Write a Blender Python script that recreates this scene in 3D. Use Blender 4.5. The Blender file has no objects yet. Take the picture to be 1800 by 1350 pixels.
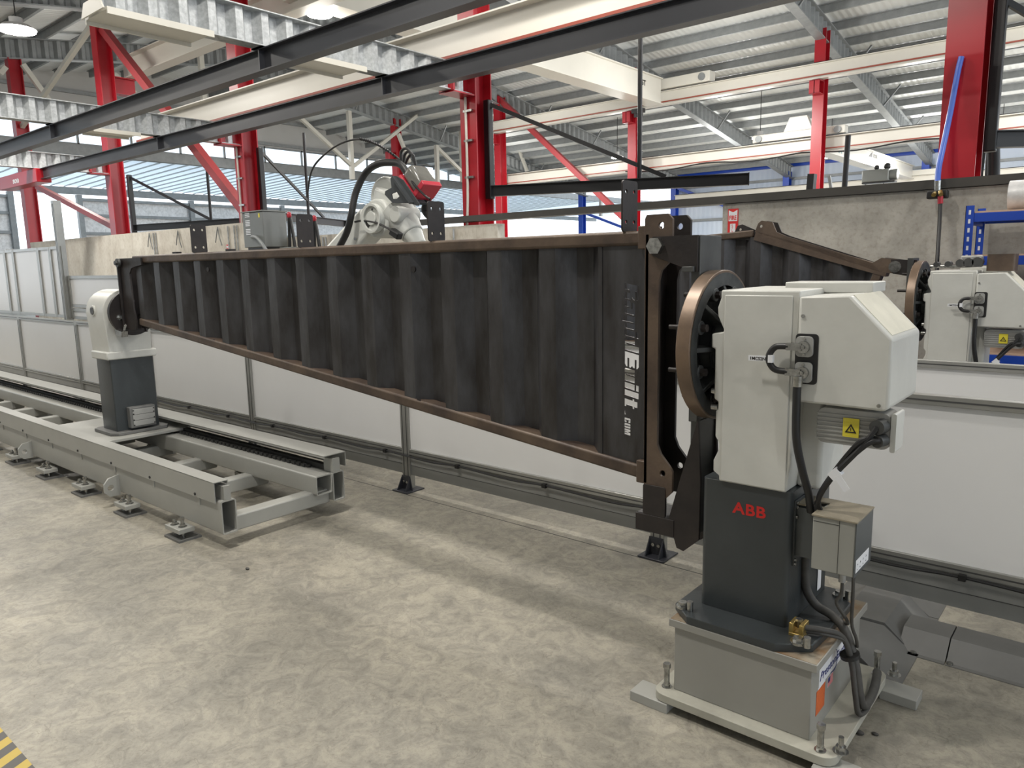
import bpy, bmesh, math, random
from mathutils import Vector, Matrix
from mathutils.geometry import tessellate_polygon
random.seed(7)
C = bpy.context.scene.collection
S = bpy.context.scene
V3 = Vector
PI = math.pi

# ------------------------------------------------------------------ camera
F_PX = 1308.7
CAM_H = 1.70
R0 = Matrix(((0.7660, 0.0880, -0.6370), (0.6430, -0.1350, 0.7540), (-0.0200, -0.9870, -0.1600)))
_x = R0.col[0].normalized(); _z = R0.col[2]; _z = (_z - _x * _z.dot(_x)).normalized(); _y = _z.cross(_x)
R0 = Matrix((_x, _y, _z)).transposed()          # columns: image right, image down, view direction
cd = bpy.data.cameras.new('camera'); cam = bpy.data.objects.new('camera', cd); C.objects.link(cam)
cd.sensor_width = 36; cd.lens = F_PX / 1800 * 36; cd.clip_end = 300; cd.clip_start = 0.05
mw = Matrix((_x, -_y, -_z)).transposed().to_4x4(); mw.translation = (0, 0, CAM_H)
cam.matrix_world = mw
S.camera = cam

def ray(px, py): return R0 @ V3((px - 900, py - 675, F_PX))
def at_z(px, py, z): r = ray(px, py); return r * ((z - CAM_H) / r.z) + V3((0, 0, CAM_H))
def at_y(px, py, y): r = ray(px, py); return r * (y / r.y) + V3((0, 0, CAM_H))
def at_x(px, py, x): r = ray(px, py); return r * (x / r.x) + V3((0, 0, CAM_H))

# ------------------------------------------------------------------ light
w = bpy.data.worlds.new('overcast_sky'); S.world = w; w.use_nodes = True
bg = w.node_tree.nodes['Background']; bg.inputs[0].default_value = (0.86, 0.93, 1.0, 1); bg.inputs[1].default_value = 2.2
S.view_settings.view_transform = 'Standard'; S.view_settings.look = 'None'
S.view_settings.gamma = 1; S.view_settings.use_curve_mapping = False
S.view_settings.exposure = 0.0

def lamp(x, y, z, power, size=0.5, col=(1.0, 0.955, 0.88)):
    if y > 10: power *= 1.35; col = (1.0, 0.98, 0.94)
    q = bpy.data.lights.new('roof_fill', 'POINT'); q.energy = power * (0.26 if y > 5 else 0.13); q.shadow_soft_size = 0.35; q.color = col  # point fill added beside every overhead light to brighten the roof
    g = bpy.data.objects.new('roof_fill', q); C.objects.link(g); g.location = (x, y, z - 0.3); power = power * (0.30 if y > 5 else 0.36); size = size if y > 5 else 0.38
    l = bpy.data.lights.new('overhead_light', 'AREA'); l.energy = power; l.size = size; l.shape = 'DISK'; l.color = col
    o = bpy.data.objects.new('overhead_light', l); C.objects.link(o); o.location = (x, y, z)
    return o
# overhead lights: front rows follow shadow bands; left and rear ones added for brightness
for x, y, z, p in [(-3.2, -0.3, 6.8, 450), (-9.4, -0.3, 6.8, 320), (3.4, -0.3, 6.8, 230), (-3.6, 2.1, 6.8, 470), (-15.5, 0.5, 6.8, 420),
                   (2.0, 6.0, 6.6, 480), (-5.2, 6.2, 6.6, 420),
                   (-0.5, 12.5, 6.8, 620), (-9.5, 14.0, 6.8, 620), (-18, 14.0, 6.8, 500), (-25.5, 10.0, 6.6, 360),
                   (-2, 19.0, 6.3, 900), (-9.5, 19.0, 6.3, 900), (-17, 19, 6.3, 900), (4, 28, 5.6, 900), (-2, 29, 5.6, 900), (-14, 30, 5.6, 900), (-24, 28, 5.9, 600), (-7, 32, 5.3, 900), (-18.5, 3.4, 6.4, 750), (-11.5, 3.8, 6.7, 420), (-27, 19, 6.5, 300)]:
    lamp(x, y, z, p)

# ------------------------------------------------------------------ materials
def new_mat(name):
    m = bpy.data.materials.new(name); m.use_nodes = True
    return m, m.node_tree.nodes, m.node_tree.links, m.node_tree.nodes['Principled BSDF']
def mat(name, col, rough=0.5, metal=0.0, var=0.0, scale=4.0, col2=None, bump=0.0, bscale=60, emit=None, estr=0, detail=4, stretch=None):
    m, N, L, b = new_mat(name)
    b.inputs['Base Color'].default_value = (*col, 1); b.inputs['Roughness'].default_value = rough; b.inputs['Metallic'].default_value = metal
    tc = N.new('ShaderNodeTexCoord'); src = tc.outputs['Object']
    if stretch:
        mp = N.new('ShaderNodeMapping'); mp.inputs['Scale'].default_value = stretch; L.new(src, mp.inputs[0]); src = mp.outputs[0]
    if var or col2:
        n = N.new('ShaderNodeTexNoise'); n.inputs['Scale'].default_value = scale; n.inputs['Detail'].default_value = detail; n.inputs['Roughness'].default_value = 0.6
        L.new(src, n.inputs['Vector'])
        r = N.new('ShaderNodeValToRGB'); r.color_ramp.elements[0].position = 0.34; r.color_ramp.elements[1].position = 0.68
        c2 = col2 if col2 else tuple(max(0, c * (1 - var)) for c in col)
        r.color_ramp.elements[0].color = (*c2, 1); r.color_ramp.elements[1].color = (*col, 1)
        L.new(n.outputs['Fac'], r.inputs[0]); L.new(r.outputs[0], b.inputs['Base Color'])
    if bump:
        n2 = N.new('ShaderNodeTexNoise'); n2.inputs['Scale'].default_value = bscale; n2.inputs['Detail'].default_value = 3
        L.new(src, n2.inputs['Vector'])
        bp = N.new('ShaderNodeBump'); bp.inputs['Strength'].default_value = bump; bp.inputs['Distance'].default_value = 0.01
        L.new(n2.outputs['Fac'], bp.inputs['Height']); L.new(bp.outputs[0], b.inputs['Normal'])
    if emit:
        b.inputs['Emission Color'].default_value = (*emit, 1); b.inputs['Emission Strength'].default_value = estr
    return m

M = {}
M['cast'] = mat('cream_cast_paint', (0.58, 0.58, 0.545), 0.38, var=0.10, scale=5, bump=0.05, bscale=40)
M['dusty'] = mat('dusty_cream_paint', (0.60, 0.575, 0.48), 0.6, var=0.15, scale=9)
M['column'] = mat('slate_grey_paint', (0.038, 0.044, 0.047), 0.34, var=0.15, scale=6, bump=0.06, bscale=50)
M['riser'] = mat('light_grey_paint', (0.30, 0.295, 0.27), 0.42, var=0.10, scale=3)
M['riser_dust'] = mat('dusty_grey_paint', (0.43, 0.42, 0.36), 0.7, var=0.22, scale=7)
M['top_rust'] = mat('rust_stained_steel_top', (0.26, 0.24, 0.19), 0.7, col2=(0.20, 0.12, 0.06), scale=12)
M['track'] = mat('track_grey_paint', (0.37, 0.37, 0.345), 0.38, var=0.10, scale=3)
M['track_dark'] = mat('track_inside', (0.035, 0.035, 0.033), 0.6, var=0.3, scale=12)
M['mill'] = mat('mill_scale_steel', (0.068, 0.068, 0.073), 0.40, metal=0.25, col2=(0.024, 0.021, 0.020), scale=6, bump=0.12, bscale=30, detail=7, stretch=(1.6, 1, .45))
M['rust'] = mat('rusty_brown_steel', (0.125, 0.088, 0.062), 0.5, metal=0.2, col2=(0.055, 0.038, 0.030), scale=5, bump=0.15, bscale=45, detail=7)
M['darksteel'] = mat('dark_brown_steel', (0.034, 0.027, 0.025), 0.5, metal=0.2, col2=(0.017, 0.014, 0.014), scale=7, bump=0.1, bscale=40)
M['greysteel'] = mat('bare_grey_steel', (0.085, 0.087, 0.085), 0.45, metal=0.3, col2=(0.05, 0.052, 0.052), scale=6)
M['disc_rim'] = mat('surface_rusted_disc_rim', (0.20, 0.138, 0.095), 0.36, metal=0.35, col2=(0.12, 0.085, 0.062), scale=7)
M['castiron'] = mat('cast_iron', (0.075, 0.08, 0.08), 0.5, metal=0.4, col2=(0.035, 0.038, 0.04), scale=14)
M['alu'] = mat('aluminium_profile', (0.36, 0.36, 0.34), 0.34, metal=0.65, var=0.12, scale=8)
M['slot_seam_dark'] = mat('slot_shade_and_seam_dark', (0.05, 0.05, 0.05), 0.6)  # slot shade put into the colour of flat strips; also seams and joints
M['panel'] = mat('white_hard_panel', (0.70, 0.70, 0.70), 0.28, var=0.03, scale=2)
M['skirt'] = mat('grey_skirt_panel', (0.26, 0.262, 0.25), 0.35, var=0.12, scale=3)
M['rubber'] = mat('black_rubber', (0.012, 0.012, 0.013), 0.45)
M['greycable'] = mat('dusty_grey_cable', (0.07, 0.067, 0.062), 0.6, var=0.3, scale=30)
M['zinc'] = mat('zinc_bolt', (0.50, 0.50, 0.48), 0.25, metal=0.95, var=0.45, scale=60)
M['galv'] = mat('galvanised_steel', (0.50, 0.52, 0.53), 0.42, metal=0.35, col2=(0.33, 0.345, 0.355), scale=22, detail=5)
M['galvd'] = mat('dull_galvanised_steel', (0.27, 0.285, 0.29), 0.5, metal=0.3, var=0.18, scale=5)
M['red'] = mat('red_structural_paint', (0.36, 0.007, 0.016), 0.32, var=0.12, scale=2)
M['navy'] = mat('charcoal_beam_paint', (0.036, 0.038, 0.046), 0.40, var=0.15, scale=2)
M['blackbeam'] = mat('black_jib_paint', (0.0055, 0.0055, 0.007), 0.42)
M['white'] = mat('crane_white_paint', (0.62, 0.60, 0.54), 0.36, var=0.05, scale=1)
M['whitesteel'] = mat('pale_brace_paint', (0.52, 0.51, 0.46), 0.45, var=0.08, scale=2)
M['blue'] = mat('blue_paint', (0.012, 0.06, 0.42), 0.35, var=0.08, scale=3)
M['motor'] = mat('aluminium_motor_housing', (0.36, 0.36, 0.345), 0.42, metal=0.2, var=0.1, scale=10)
M['grey'] = mat('cabinet_grey_paint', (0.16, 0.17, 0.165), 0.42, var=0.06, scale=4)
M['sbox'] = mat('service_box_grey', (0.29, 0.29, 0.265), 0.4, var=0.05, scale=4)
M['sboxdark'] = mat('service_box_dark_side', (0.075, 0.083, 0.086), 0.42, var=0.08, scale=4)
M['dustytop'] = mat('dust_covered_lid', (0.28, 0.245, 0.18), 0.8, var=0.2, scale=20)
M['yellow'] = mat('warning_yellow', (0.72, 0.62, 0.05), 0.4)
M['black'] = mat('print_black', (0.01, 0.01, 0.01), 0.5)
M['redtext'] = mat('print_red', (0.50, 0.012, 0.01), 0.45)
M['orange'] = mat('orange_sticker', (0.62, 0.13, 0.03), 0.6, var=0.15, scale=60)
M['stick'] = mat('white_sticker', (0.72, 0.73, 0.76), 0.4)
M['navytext'] = mat('print_navy', (0.02, 0.03, 0.16), 0.4)
M['greentext'] = mat('print_teal', (0.03, 0.20, 0.24), 0.4)
M['robot'] = mat('robot_white_paint', (0.56, 0.57, 0.54), 0.35, var=0.05, scale=5)
M['robotdark'] = mat('robot_bracket_grey', (0.05, 0.055, 0.06), 0.4)
M['feedred'] = mat('wire_feeder_red', (0.45, 0.03, 0.05), 0.35)
M['feedgrey'] = mat('wire_feeder_smoke_cover', (0.17, 0.165, 0.15), 0.2, var=0.25, scale=10)
M['foil'] = mat('foil_insulation', (0.72, 0.72, 0.72), 0.35, metal=0.15, var=0.30, scale=9, bump=0.8, bscale=7)
M['gable'] = mat('grey_wall_sheet', (0.42, 0.42, 0.41), 0.5, var=0.05, scale=1)
M['clad'] = mat('pale_blue_cladding', (0.50, 0.58, 0.70), 0.45, var=0.04, scale=1)
M['tray'] = mat('floor_tray_grey', (0.15, 0.15, 0.145), 0.5, var=0.15, scale=5)
M['navyrail'] = mat('wall_cap_steel', (0.060, 0.056, 0.050), 0.5, var=0.2, scale=3)
M['shelfwood'] = mat('particle_board', (0.55, 0.38, 0.28), 0.7, var=0.1, scale=20)
M['bluehose'] = mat('blue_hose', (0.06, 0.13, 0.50), 0.35)
M['brass'] = mat('brass', (0.50, 0.36, 0.12), 0.3, metal=0.8)
M['lampbody'] = mat('lamp_housing', (0.5, 0.5, 0.5), 0.4)
M['lamplens'] = mat('lamp_lens', (1, 1, 1), 0.4, emit=(1, 0.97, 0.92), estr=25)
M['fire'] = mat('sign_red', (0.60, 0.03, 0.03), 0.4)
M['condbar'] = mat('red_conductor_bar', (0.26, 0.055, 0.035), 0.5)
M['runred'] = mat('dull_red_brace', (0.30, 0.03, 0.035), 0.45)

def floor_mat():
    m, N, L, b = new_mat('trowelled_concrete_floor')
    tc = N.new('ShaderNodeTexCoord'); o = tc.outputs['Object']
    def noise(s, d=5, r=0.6, dist=0.0):
        n = N.new('ShaderNodeTexNoise'); n.inputs['Scale'].default_value = s; n.inputs['Detail'].default_value = d; n.inputs['Roughness'].default_value = r
        n.inputs['Distortion'].default_value = dist; L.new(o, n.inputs['Vector']); return n.outputs['Fac']
    def ramp(f, a, ca, c, cc):
        r = N.new('ShaderNodeValToRGB'); r.color_ramp.elements[0].position = a; r.color_ramp.elements[1].position = c
        r.color_ramp.elements[0].color = (*ca, 1); r.color_ramp.elements[1].color = (*cc, 1); L.new(f, r.inputs[0]); return r.outputs[0]
    def mul(a, c, f=1.0):
        x = N.new('ShaderNodeMixRGB'); x.blend_type = 'MULTIPLY'; x.inputs[0].default_value = f; L.new(a, x.inputs[1]); L.new(c, x.inputs[2]); return x.outputs[0]
    base = ramp(noise(1.6, 8, 0.65, 0.4), 0.36, (0.27, 0.255, 0.22), 0.66, (0.405, 0.378, 0.318))
    f2 = ramp(noise(9, 8, 0.72, 1.2), 0.38, (0.70, 0.70, 0.70), 0.60, (1.04, 1.03, 1.0))
    # trowel / scuff marks: thin curved dark lines from distorted voronoi edges masked by noise
    mp = N.new('ShaderNodeMapping'); mp.inputs['Scale'].default_value = (3.2, 4.6, 1); mp.inputs['Rotation'].default_value = (0, 0, 0.5)
    nn = N.new('ShaderNodeTexNoise'); nn.inputs['Scale'].default_value = 2.5; nn.inputs['Detail'].default_value = 4; L.new(o, nn.inputs['Vector'])
    ad = N.new('ShaderNodeMixRGB'); ad.blend_type = 'ADD'; ad.inputs[0].default_value = 0.8; L.new(o, ad.inputs[1]); L.new(nn.outputs['Color'], ad.inputs[2])
    L.new(ad.outputs[0], mp.inputs[0])
    v = N.new('ShaderNodeTexVoronoi'); v.feature = 'DISTANCE_TO_EDGE'; v.inputs['Scale'].default_value = 2.6; L.new(mp.outputs[0], v.inputs['Vector'])
    line = ramp(v.outputs['Distance'], 0.0, (0.74, 0.73, 0.72), 0.016, (1, 1, 1))
    mask = ramp(noise(5.5, 3), 0.52, (0, 0, 0), 0.58, (1, 1, 1))
    mx = N.new('ShaderNodeMixRGB'); L.new(mask, mx.inputs[0]); mx.inputs[1].default_value = (1, 1, 1, 1); L.new(line, mx.inputs[2])
    fine = ramp(noise(55, 6, 0.75, 0.8), 0.36, (0.80, 0.79, 0.78), 0.50, (1, 1, 1))
    chip = ramp(noise(17, 7, 0.8, 2.2), 0.60, (1, 1, 1), 0.70, (1.16, 1.15, 1.12))
    c = mul(mul(mul(mul(base, f2), mx.outputs[0]), fine), chip)
    L.new(c, b.inputs['Base Color'])
    rr = ramp(noise(3, 5), 0.3, (0.42, 0.42, 0.42), 0.7, (0.62, 0.62, 0.62)); L.new(rr, b.inputs['Roughness'])
    bp = N.new('ShaderNodeBump'); bp.inputs['Strength'].default_value = 0.25; bp.inputs['Distance'].default_value = 0.006
    L.new(mul(f2, mx.outputs[0]), bp.inputs['Height']); L.new(bp.outputs[0], b.inputs['Normal'])
    return m
M['floor'] = floor_mat()

def concrete_mat(name, a, c, streak=False):
    m, N, L, b = new_mat(name)
    tc = N.new('ShaderNodeTexCoord')
    mp = N.new('ShaderNodeMapping'); L.new(tc.outputs['Object'], mp.inputs[0])
    mp.inputs['Scale'].default_value = (1, 1, 0.5 if streak else 1.0)
    n = N.new('ShaderNodeTexNoise'); n.inputs['Scale'].default_value = 2.4; n.inputs['Detail'].default_value = 9; n.inputs['Roughness'].default_value = 0.68; L.new(mp.outputs[0], n.inputs['Vector'])
    r = N.new('ShaderNodeValToRGB'); r.color_ramp.elements[0].position = 0.34; r.color_ramp.elements[1].position = 0.66
    r.color_ramp.elements[0].color = (*a, 1); r.color_ramp.elements[1].color = (*c, 1); L.new(n.outputs['Fac'], r.inputs[0])
    n2 = N.new('ShaderNodeTexNoise'); n2.inputs['Scale'].default_value = 26; n2.inputs['Detail'].default_value = 4; L.new(mp.outputs[0], n2.inputs['Vector'])
    r2 = N.new('ShaderNodeValToRGB'); r2.color_ramp.elements[0].position = 0.3; r2.color_ramp.elements[0].color = (0.8, 0.78, 0.74, 1); r2.color_ramp.elements[1].position = 0.5
    L.new(n2.outputs['Fac'], r2.inputs[0])
    x = N.new('ShaderNodeMixRGB'); x.blend_type = 'MULTIPLY'; x.inputs[0].default_value = 0.8; L.new(r.outputs[0], x.inputs[1]); L.new(r2.outputs[0], x.inputs[2])
    L.new(x.outputs[0], b.inputs['Base Color']); b.inputs['Roughness'].default_value = 0.75
    return m
M['conc'] = concrete_mat('smooth_concrete_wall', (0.29, 0.275, 0.245), (0.45, 0.43, 0.39))
M['concl'] = concrete_mat('stained_concrete_wall', (0.50, 0.455, 0.39), (0.70, 0.67, 0.60), True)

def wave_mat(name, c1, c2, axis, scale, rough=0.5, translucent=0.0, strength=0.35):
    """ribbed sheet: the ribs are a real bump along one axis"""
    m, N, L, b = new_mat(name)
    tc = N.new('ShaderNodeTexCoord'); wv = N.new('ShaderNodeTexWave'); wv.bands_direction = axis; wv.inputs['Scale'].default_value = scale
    L.new(tc.outputs['Object'], wv.inputs['Vector'])
    n = N.new('ShaderNodeTexNoise'); n.inputs['Scale'].default_value = 0.8; L.new(tc.outputs['Object'], n.inputs['Vector'])
    r = N.new('ShaderNodeValToRGB'); r.color_ramp.elements[0].color = (*c1, 1); r.color_ramp.elements[1].color = (*c2, 1)
    r.color_ramp.elements[0].position = 0.35; r.color_ramp.elements[1].position = 0.65
    L.new(n.outputs['Fac'], r.inputs[0]); L.new(r.outputs[0], b.inputs['Base Color'])
    bp = N.new('ShaderNodeBump'); bp.inputs['Strength'].default_value = strength; bp.inputs['Distance'].default_value = 0.03
    L.new(wv.outputs['Fac'], bp.inputs['Height']); L.new(bp.outputs[0], b.inputs['Normal']); b.inputs['Roughness'].default_value = rough
    if translucent:
        t = N.new('ShaderNodeBsdfTranslucent'); t.inputs[0].default_value = (*c2, 1); mx = N.new('ShaderNodeMixShader'); mx.inputs[0].default_value = translucent
        L.new(b.outputs[0], mx.inputs[1]); L.new(t.outputs[0], mx.inputs[2]); L.new(mx.outputs[0], N['Material Output'].inputs[0])
    return m
M['roof'] = wave_mat('silver_roof_lining', (0.60, 0.62, 0.62), (0.70, 0.72, 0.72), 'X', 1.7, 0.38)
M['canopy'] = wave_mat('translucent_canopy_sheet', (0.78, 0.85, 0.90), (0.86, 0.92, 0.96), 'Y', 0.9, 0.5, 0.7)
M['cladw'] = wave_mat('ribbed_pale_cladding', (0.50, 0.58, 0.70), (0.56, 0.63, 0.73), 'X', 1.2, 0.45)

def glass_mat():
    m, N, L, b = new_mat('clerestory_glass')
    t = N.new('ShaderNodeBsdfTransparent'); t.inputs[0].default_value = (0.93, 0.96, 0.98, 1)
    mx = N.new('ShaderNodeMixShader'); mx.inputs[0].default_value = 0.88; b.inputs['Roughness'].default_value = 0.1
    b.inputs['Base Color'].default_value = (0.6, 0.66, 0.7, 1)
    L.new(b.outputs[0], mx.inputs[1]); L.new(t.outputs[0], mx.inputs[2]); L.new(mx.outputs[0], N['Material Output'].inputs[0]); return m
M['glass'] = glass_mat()

def hazard_mat():
    m, N, L, b = new_mat('hazard_stripe_tape')
    tc = N.new('ShaderNodeTexCoord'); mp = N.new('ShaderNodeMapping'); mp.inputs['Rotation'].default_value = (0, 0, 0.35)
    L.new(tc.outputs['Object'], mp.inputs[0])
    sp = N.new('ShaderNodeSeparateXYZ'); L.new(mp.outputs[0], sp.inputs[0])
    a = N.new('ShaderNodeMath'); a.operation = 'ADD'; L.new(sp.outputs[0], a.inputs[0]); L.new(sp.outputs[1], a.inputs[1])
    f = N.new('ShaderNodeMath'); f.operation = 'MULTIPLY'; f.inputs[1].default_value = 1 / 0.13; L.new(a.outputs[0], f.inputs[0])
    g = N.new('ShaderNodeMath'); g.operation = 'FRACT'; L.new(f.outputs[0], g.inputs[0])
    h = N.new('ShaderNodeMath'); h.operation = 'GREATER_THAN'; h.inputs[1].default_value = 0.5; L.new(g.outputs[0], h.inputs[0])
    x = N.new('ShaderNodeMixRGB'); L.new(h.outputs[0], x.inputs[0]); x.inputs[1].default_value = (0.07, 0.065, 0.06, 1); x.inputs[2].default_value = (0.46, 0.33, 0.05, 1)
    L.new(x.outputs[0], b.inputs['Base Color']); b.inputs['Roughness'].default_value = 0.5; return m
M['hazard'] = hazard_mat()

# ------------------------------------------------------------------ mesh helpers
def frame(d, up=V3((0, 0, 1))):
    d = V3(d).normalized(); up = V3(up)
    if abs(d.dot(up)) > 0.98: up = V3((1, 0, 0))
    s = d.cross(up).normalized(); u = s.cross(d).normalized()
    return d, s, u

class MB:
    def __init__(s): s.v = []; s.f = []
    def add(s, vs, fs):
        k = len(s.v); s.v += [tuple(v) for v in vs]; s.f += [tuple(i + k for i in f) for f in fs]; return s
    def box(s, x0, y0, z0, x1, y1, z1):
        vs = [(x, y, z) for z in (z0, z1) for y in (y0, y1) for x in (x0, x1)]
        return s.add(vs, [(0, 2, 3, 1), (4, 5, 7, 6), (0, 1, 5, 4), (2, 6, 7, 3), (0, 4, 6, 2), (1, 3, 7, 5)])
    def ob(s, c, u, v, w, a, b, d):
        c = V3(c); u = V3(u).normalized(); v = V3(v).normalized(); w = V3(w).normalized()
        vs = [c + u * (a / 2 * i) + v * (b / 2 * j) + w * (d / 2 * k) for k in (-1, 1) for j in (-1, 1) for i in (-1, 1)]
        return s.add(vs, [(0, 2, 3, 1), (4, 5, 7, 6), (0, 1, 5, 4), (2, 6, 7, 3), (0, 4, 6, 2), (1, 3, 7, 5)])
    def bar(s, p0, p1, w_, h, up=(0, 0, 1)):
        p0 = V3(p0); p1 = V3(p1); d, sd, u = frame(p1 - p0, up)
        return s.ob((p0 + p1) / 2, d, sd, u, (p1 - p0).length, w_, h)
    def ibeam(s, p0, p1, h, bw, tf, tw, up=(0, 0, 1)):
        p0 = V3(p0); p1 = V3(p1); d, sd, u = frame(p1 - p0, up); c = (p0 + p1) / 2; L_ = (p1 - p0).length
        s.ob(c + u * (h / 2 - tf / 2), d, sd, u, L_, bw, tf); s.ob(c - u * (h / 2 - tf / 2), d, sd, u, L_, bw, tf)
        return s.ob(c, d, sd, u, L_, tw, h - 2 * tf)
    def cyl(s, p0, p1, r, r1=None, n=20):
        p0 = V3(p0); p1 = V3(p1); r1 = r if r1 is None else r1; d, a, b = frame(p1 - p0)
        vs = []
        for p, q in ((p0, r), (p1, r1)):
            for i in range(n):
                t = 2 * PI * i / n; vs.append(p + a * (q * math.cos(t)) + b * (q * math.sin(t)))
        fs = [(i, (i + 1) % n, n + (i + 1) % n, n + i) for i in range(n)]
        fs += [tuple(range(n - 1, -1, -1)), tuple(range(n, 2 * n))]
        return s.add(vs, fs)
    def lathe(s, prof, o, ax, n=32):
        o = V3(o); d, a, b = frame(ax); vs = []
        for r, h in prof:
            for i in range(n):
                t = 2 * PI * i / n; vs.append(o + d * h + a * (r * math.cos(t)) + b * (r * math.sin(t)))
        fs = []
        for k in range(len(prof) - 1):
            for i in range(n):
                j = (i + 1) % n; fs.append((k * n + i, k * n + j, (k + 1) * n + j, (k + 1) * n + i))
        fs += [tuple(range(n - 1, -1, -1)), tuple(range((len(prof) - 1) * n, len(prof) * n))]
        return s.add(vs, fs)
    def tube(s, pts, r, n=8, sub=6):
        pts = [V3(p) for p in pts]
        if len(pts) > 2 and sub > 1:
            q = [pts[0]] + pts + [pts[-1]]; out = []
            for i in range(1, len(q) - 2):
                for k in range(sub):
                    t = k / sub; p0, p1, p2, p3 = q[i - 1], q[i], q[i + 1], q[i + 2]
                    out.append(0.5 * ((2 * p1) + (p2 - p0) * t + (2 * p0 - 5 * p1 + 4 * p2 - p3) * t * t + (3 * p1 - p0 - 3 * p2 + p3) * t ** 3))
            out.append(pts[-1]); pts = out
        vs = []; m = len(pts); pa = None
        for i, p in enumerate(pts):
            d = (pts[min(i + 1, m - 1)] - pts[max(i - 1, 0)]).normalized()
            if pa is None: _, pa, _b = frame(d)
            a = (pa - d * pa.dot(d)).normalized(); b = d.cross(a); pa = a
            for k in range(n):
                t = 2 * PI * k / n; vs.append(p + a * (r * math.cos(t)) + b * (r * math.sin(t)))
        fs = [(i * n + k, i * n + (k + 1) % n, (i + 1) * n + (k + 1) % n, (i + 1) * n + k) for i in range(m - 1) for k in range(n)]
        fs += [tuple(range(n - 1, -1, -1)), tuple(range((m - 1) * n, m * n))]
        return s.add(vs, fs)
    def plate(s, outer, holes, o, u, v, t):
        """flat plate of thickness t with holes; outline in (u, v) coordinates, extruded along u x v"""
        o = V3(o); u = V3(u).normalized(); v = V3(v).normalized(); w_ = u.cross(v)
        if t < 0: o = o + w_ * t; t = -t
        loops = [outer] + list(holes); flat = [V3((a, b, 0)) for lp in loops for a, b in lp]
        tris = tessellate_polygon([[V3((a, b, 0)) for a, b in lp] for lp in loops]); n = len(flat)
        vs = [o + u * p.x + v * p.y for p in flat] + [o + u * p.x + v * p.y + w_ * t for p in flat]
        fs = []
        for a, b, c in tris:
            ar = (flat[b] - flat[a]).cross(flat[c] - flat[a]).z
            if ar > 0: fs += [(a, c, b), (a + n, b + n, c + n)]
            else: fs += [(a, b, c), (a + n, c + n, b + n)]
        k = 0
        for li, lp in enumerate(loops):
            m = len(lp)
            area = sum(lp[i][0] * lp[(i + 1) % m][1] - lp[(i + 1) % m][0] * lp[i][1] for i in range(m))
            for i in range(m):
                j = (i + 1) % m; q = (k + i, k + j, k + j + n, k + i + n)
                fs.append(q if (area > 0) == (li == 0) else q[::-1])
            k += m
        return s.add(vs, fs)
    def hexa(s, p, d, r=0.012, h=0.01, washer=True, shank=0.0):
        p = V3(p); d = V3(d).normalized()
        if washer: s.cyl(p, p + d * 0.003, r * 1.5, n=16); p = p + d * 0.003
        s.cyl(p, p + d * h, r, n=6)
        if shank: s.cyl(p + d * h, p + d * (h + shank), r * 0.55, n=10)
        return s
    def sphere(s, c, r, n=12, sq=(1, 1, 1)):
        c = V3(c); vs = []; fs = []
        for i in range(n + 1):
            a = PI * i / n
            for k in range(2 * n):
                t = PI * k / n; vs.append(c + V3((r * math.sin(a) * math.cos(t) * sq[0], r * math.sin(a) * math.sin(t) * sq[1], r * math.cos(a) * sq[2])))
        for i in range(n):
            for k in range(2 * n):
                fs.append((i * 2 * n + k, (i + 1) * 2 * n + k, (i + 1) * 2 * n + (k + 1) % (2 * n), i * 2 * n + (k + 1) % (2 * n)))
        return s.add(vs, fs)
    def text(s, txt, o, u, v, h, t=0.001, bold=0.0, stretch=1.0, shear=0.0, space=1.0, fit=None):
        cu = bpy.data.curves.new('t', 'FONT'); cu.body = txt; cu.size = 1.0; cu.offset = bold; cu.shear = shear; cu.space_character = space; cu.extrude = 0; cu.resolution_u = 3
        ob = bpy.data.objects.new('t', cu); C.objects.link(ob); bpy.context.view_layer.update()
        me = bpy.data.meshes.new_from_object(ob); bpy.data.objects.remove(ob); bpy.data.curves.remove(cu)
        o = V3(o); u = V3(u).normalized(); v = V3(v).normalized(); w_ = u.cross(v); k = h / 0.73
        if t < 0: o = o + w_ * t; t = -t
        n = len(me.vertices)
        if fit:
            xs = [q.co.x for q in me.vertices]; stretch = fit / ((max(xs) - min(xs)) * k); o = o - u * (min(xs) * k * stretch)
        co = [o + u * (q.co.x * k * stretch) + v * (q.co.y * k) for q in me.vertices]
        ed = {}
        fs = []
        for p in me.polygons:
            vv = tuple(p.vertices); fs.append(tuple(i + n for i in vv)); fs.append(vv[::-1])
            for a, b in zip(vv, vv[1:] + vv[:1]): ed[(a, b)] = 1
        for (a, b) in list(ed):
            if (b, a) not in ed: fs.append((a, b, b + n, a + n))
        s.add([c for c in co] + [c + w_ * t for c in co], fs); bpy.data.meshes.remove(me); return s
    def corr(s, p0, L_, along, side, prof_amp, pitch, zb, zt, flat=None, t=0.006):
        """trapezoid-corrugated web: runs along 'along' from p0, height zb(x)..zt(x) given as functions of distance"""
        p0 = V3(p0); al = V3(along).normalized(); sd = V3(side).normalized(); pts = []; x = 0
        while x < L_ - 1e-6:
            for fx, off in ((0, -1), (0.28, -1), (0.5, 1), (0.78, 1)):
                if x + fx * pitch <= L_: pts.append((x + fx * pitch, off * prof_amp))
            x += pitch
        pts.append((L_, -prof_amp if flat is None else flat))
        vs = []; fs = []
        for sgn in (0, 1):
            for a, b in pts:
                base = p0 + al * a + sd * (b + sgn * t); vs += [base + V3((0, 0, zb(a))), base + V3((0, 0, zt(a)))]
        n = len(pts)
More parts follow.
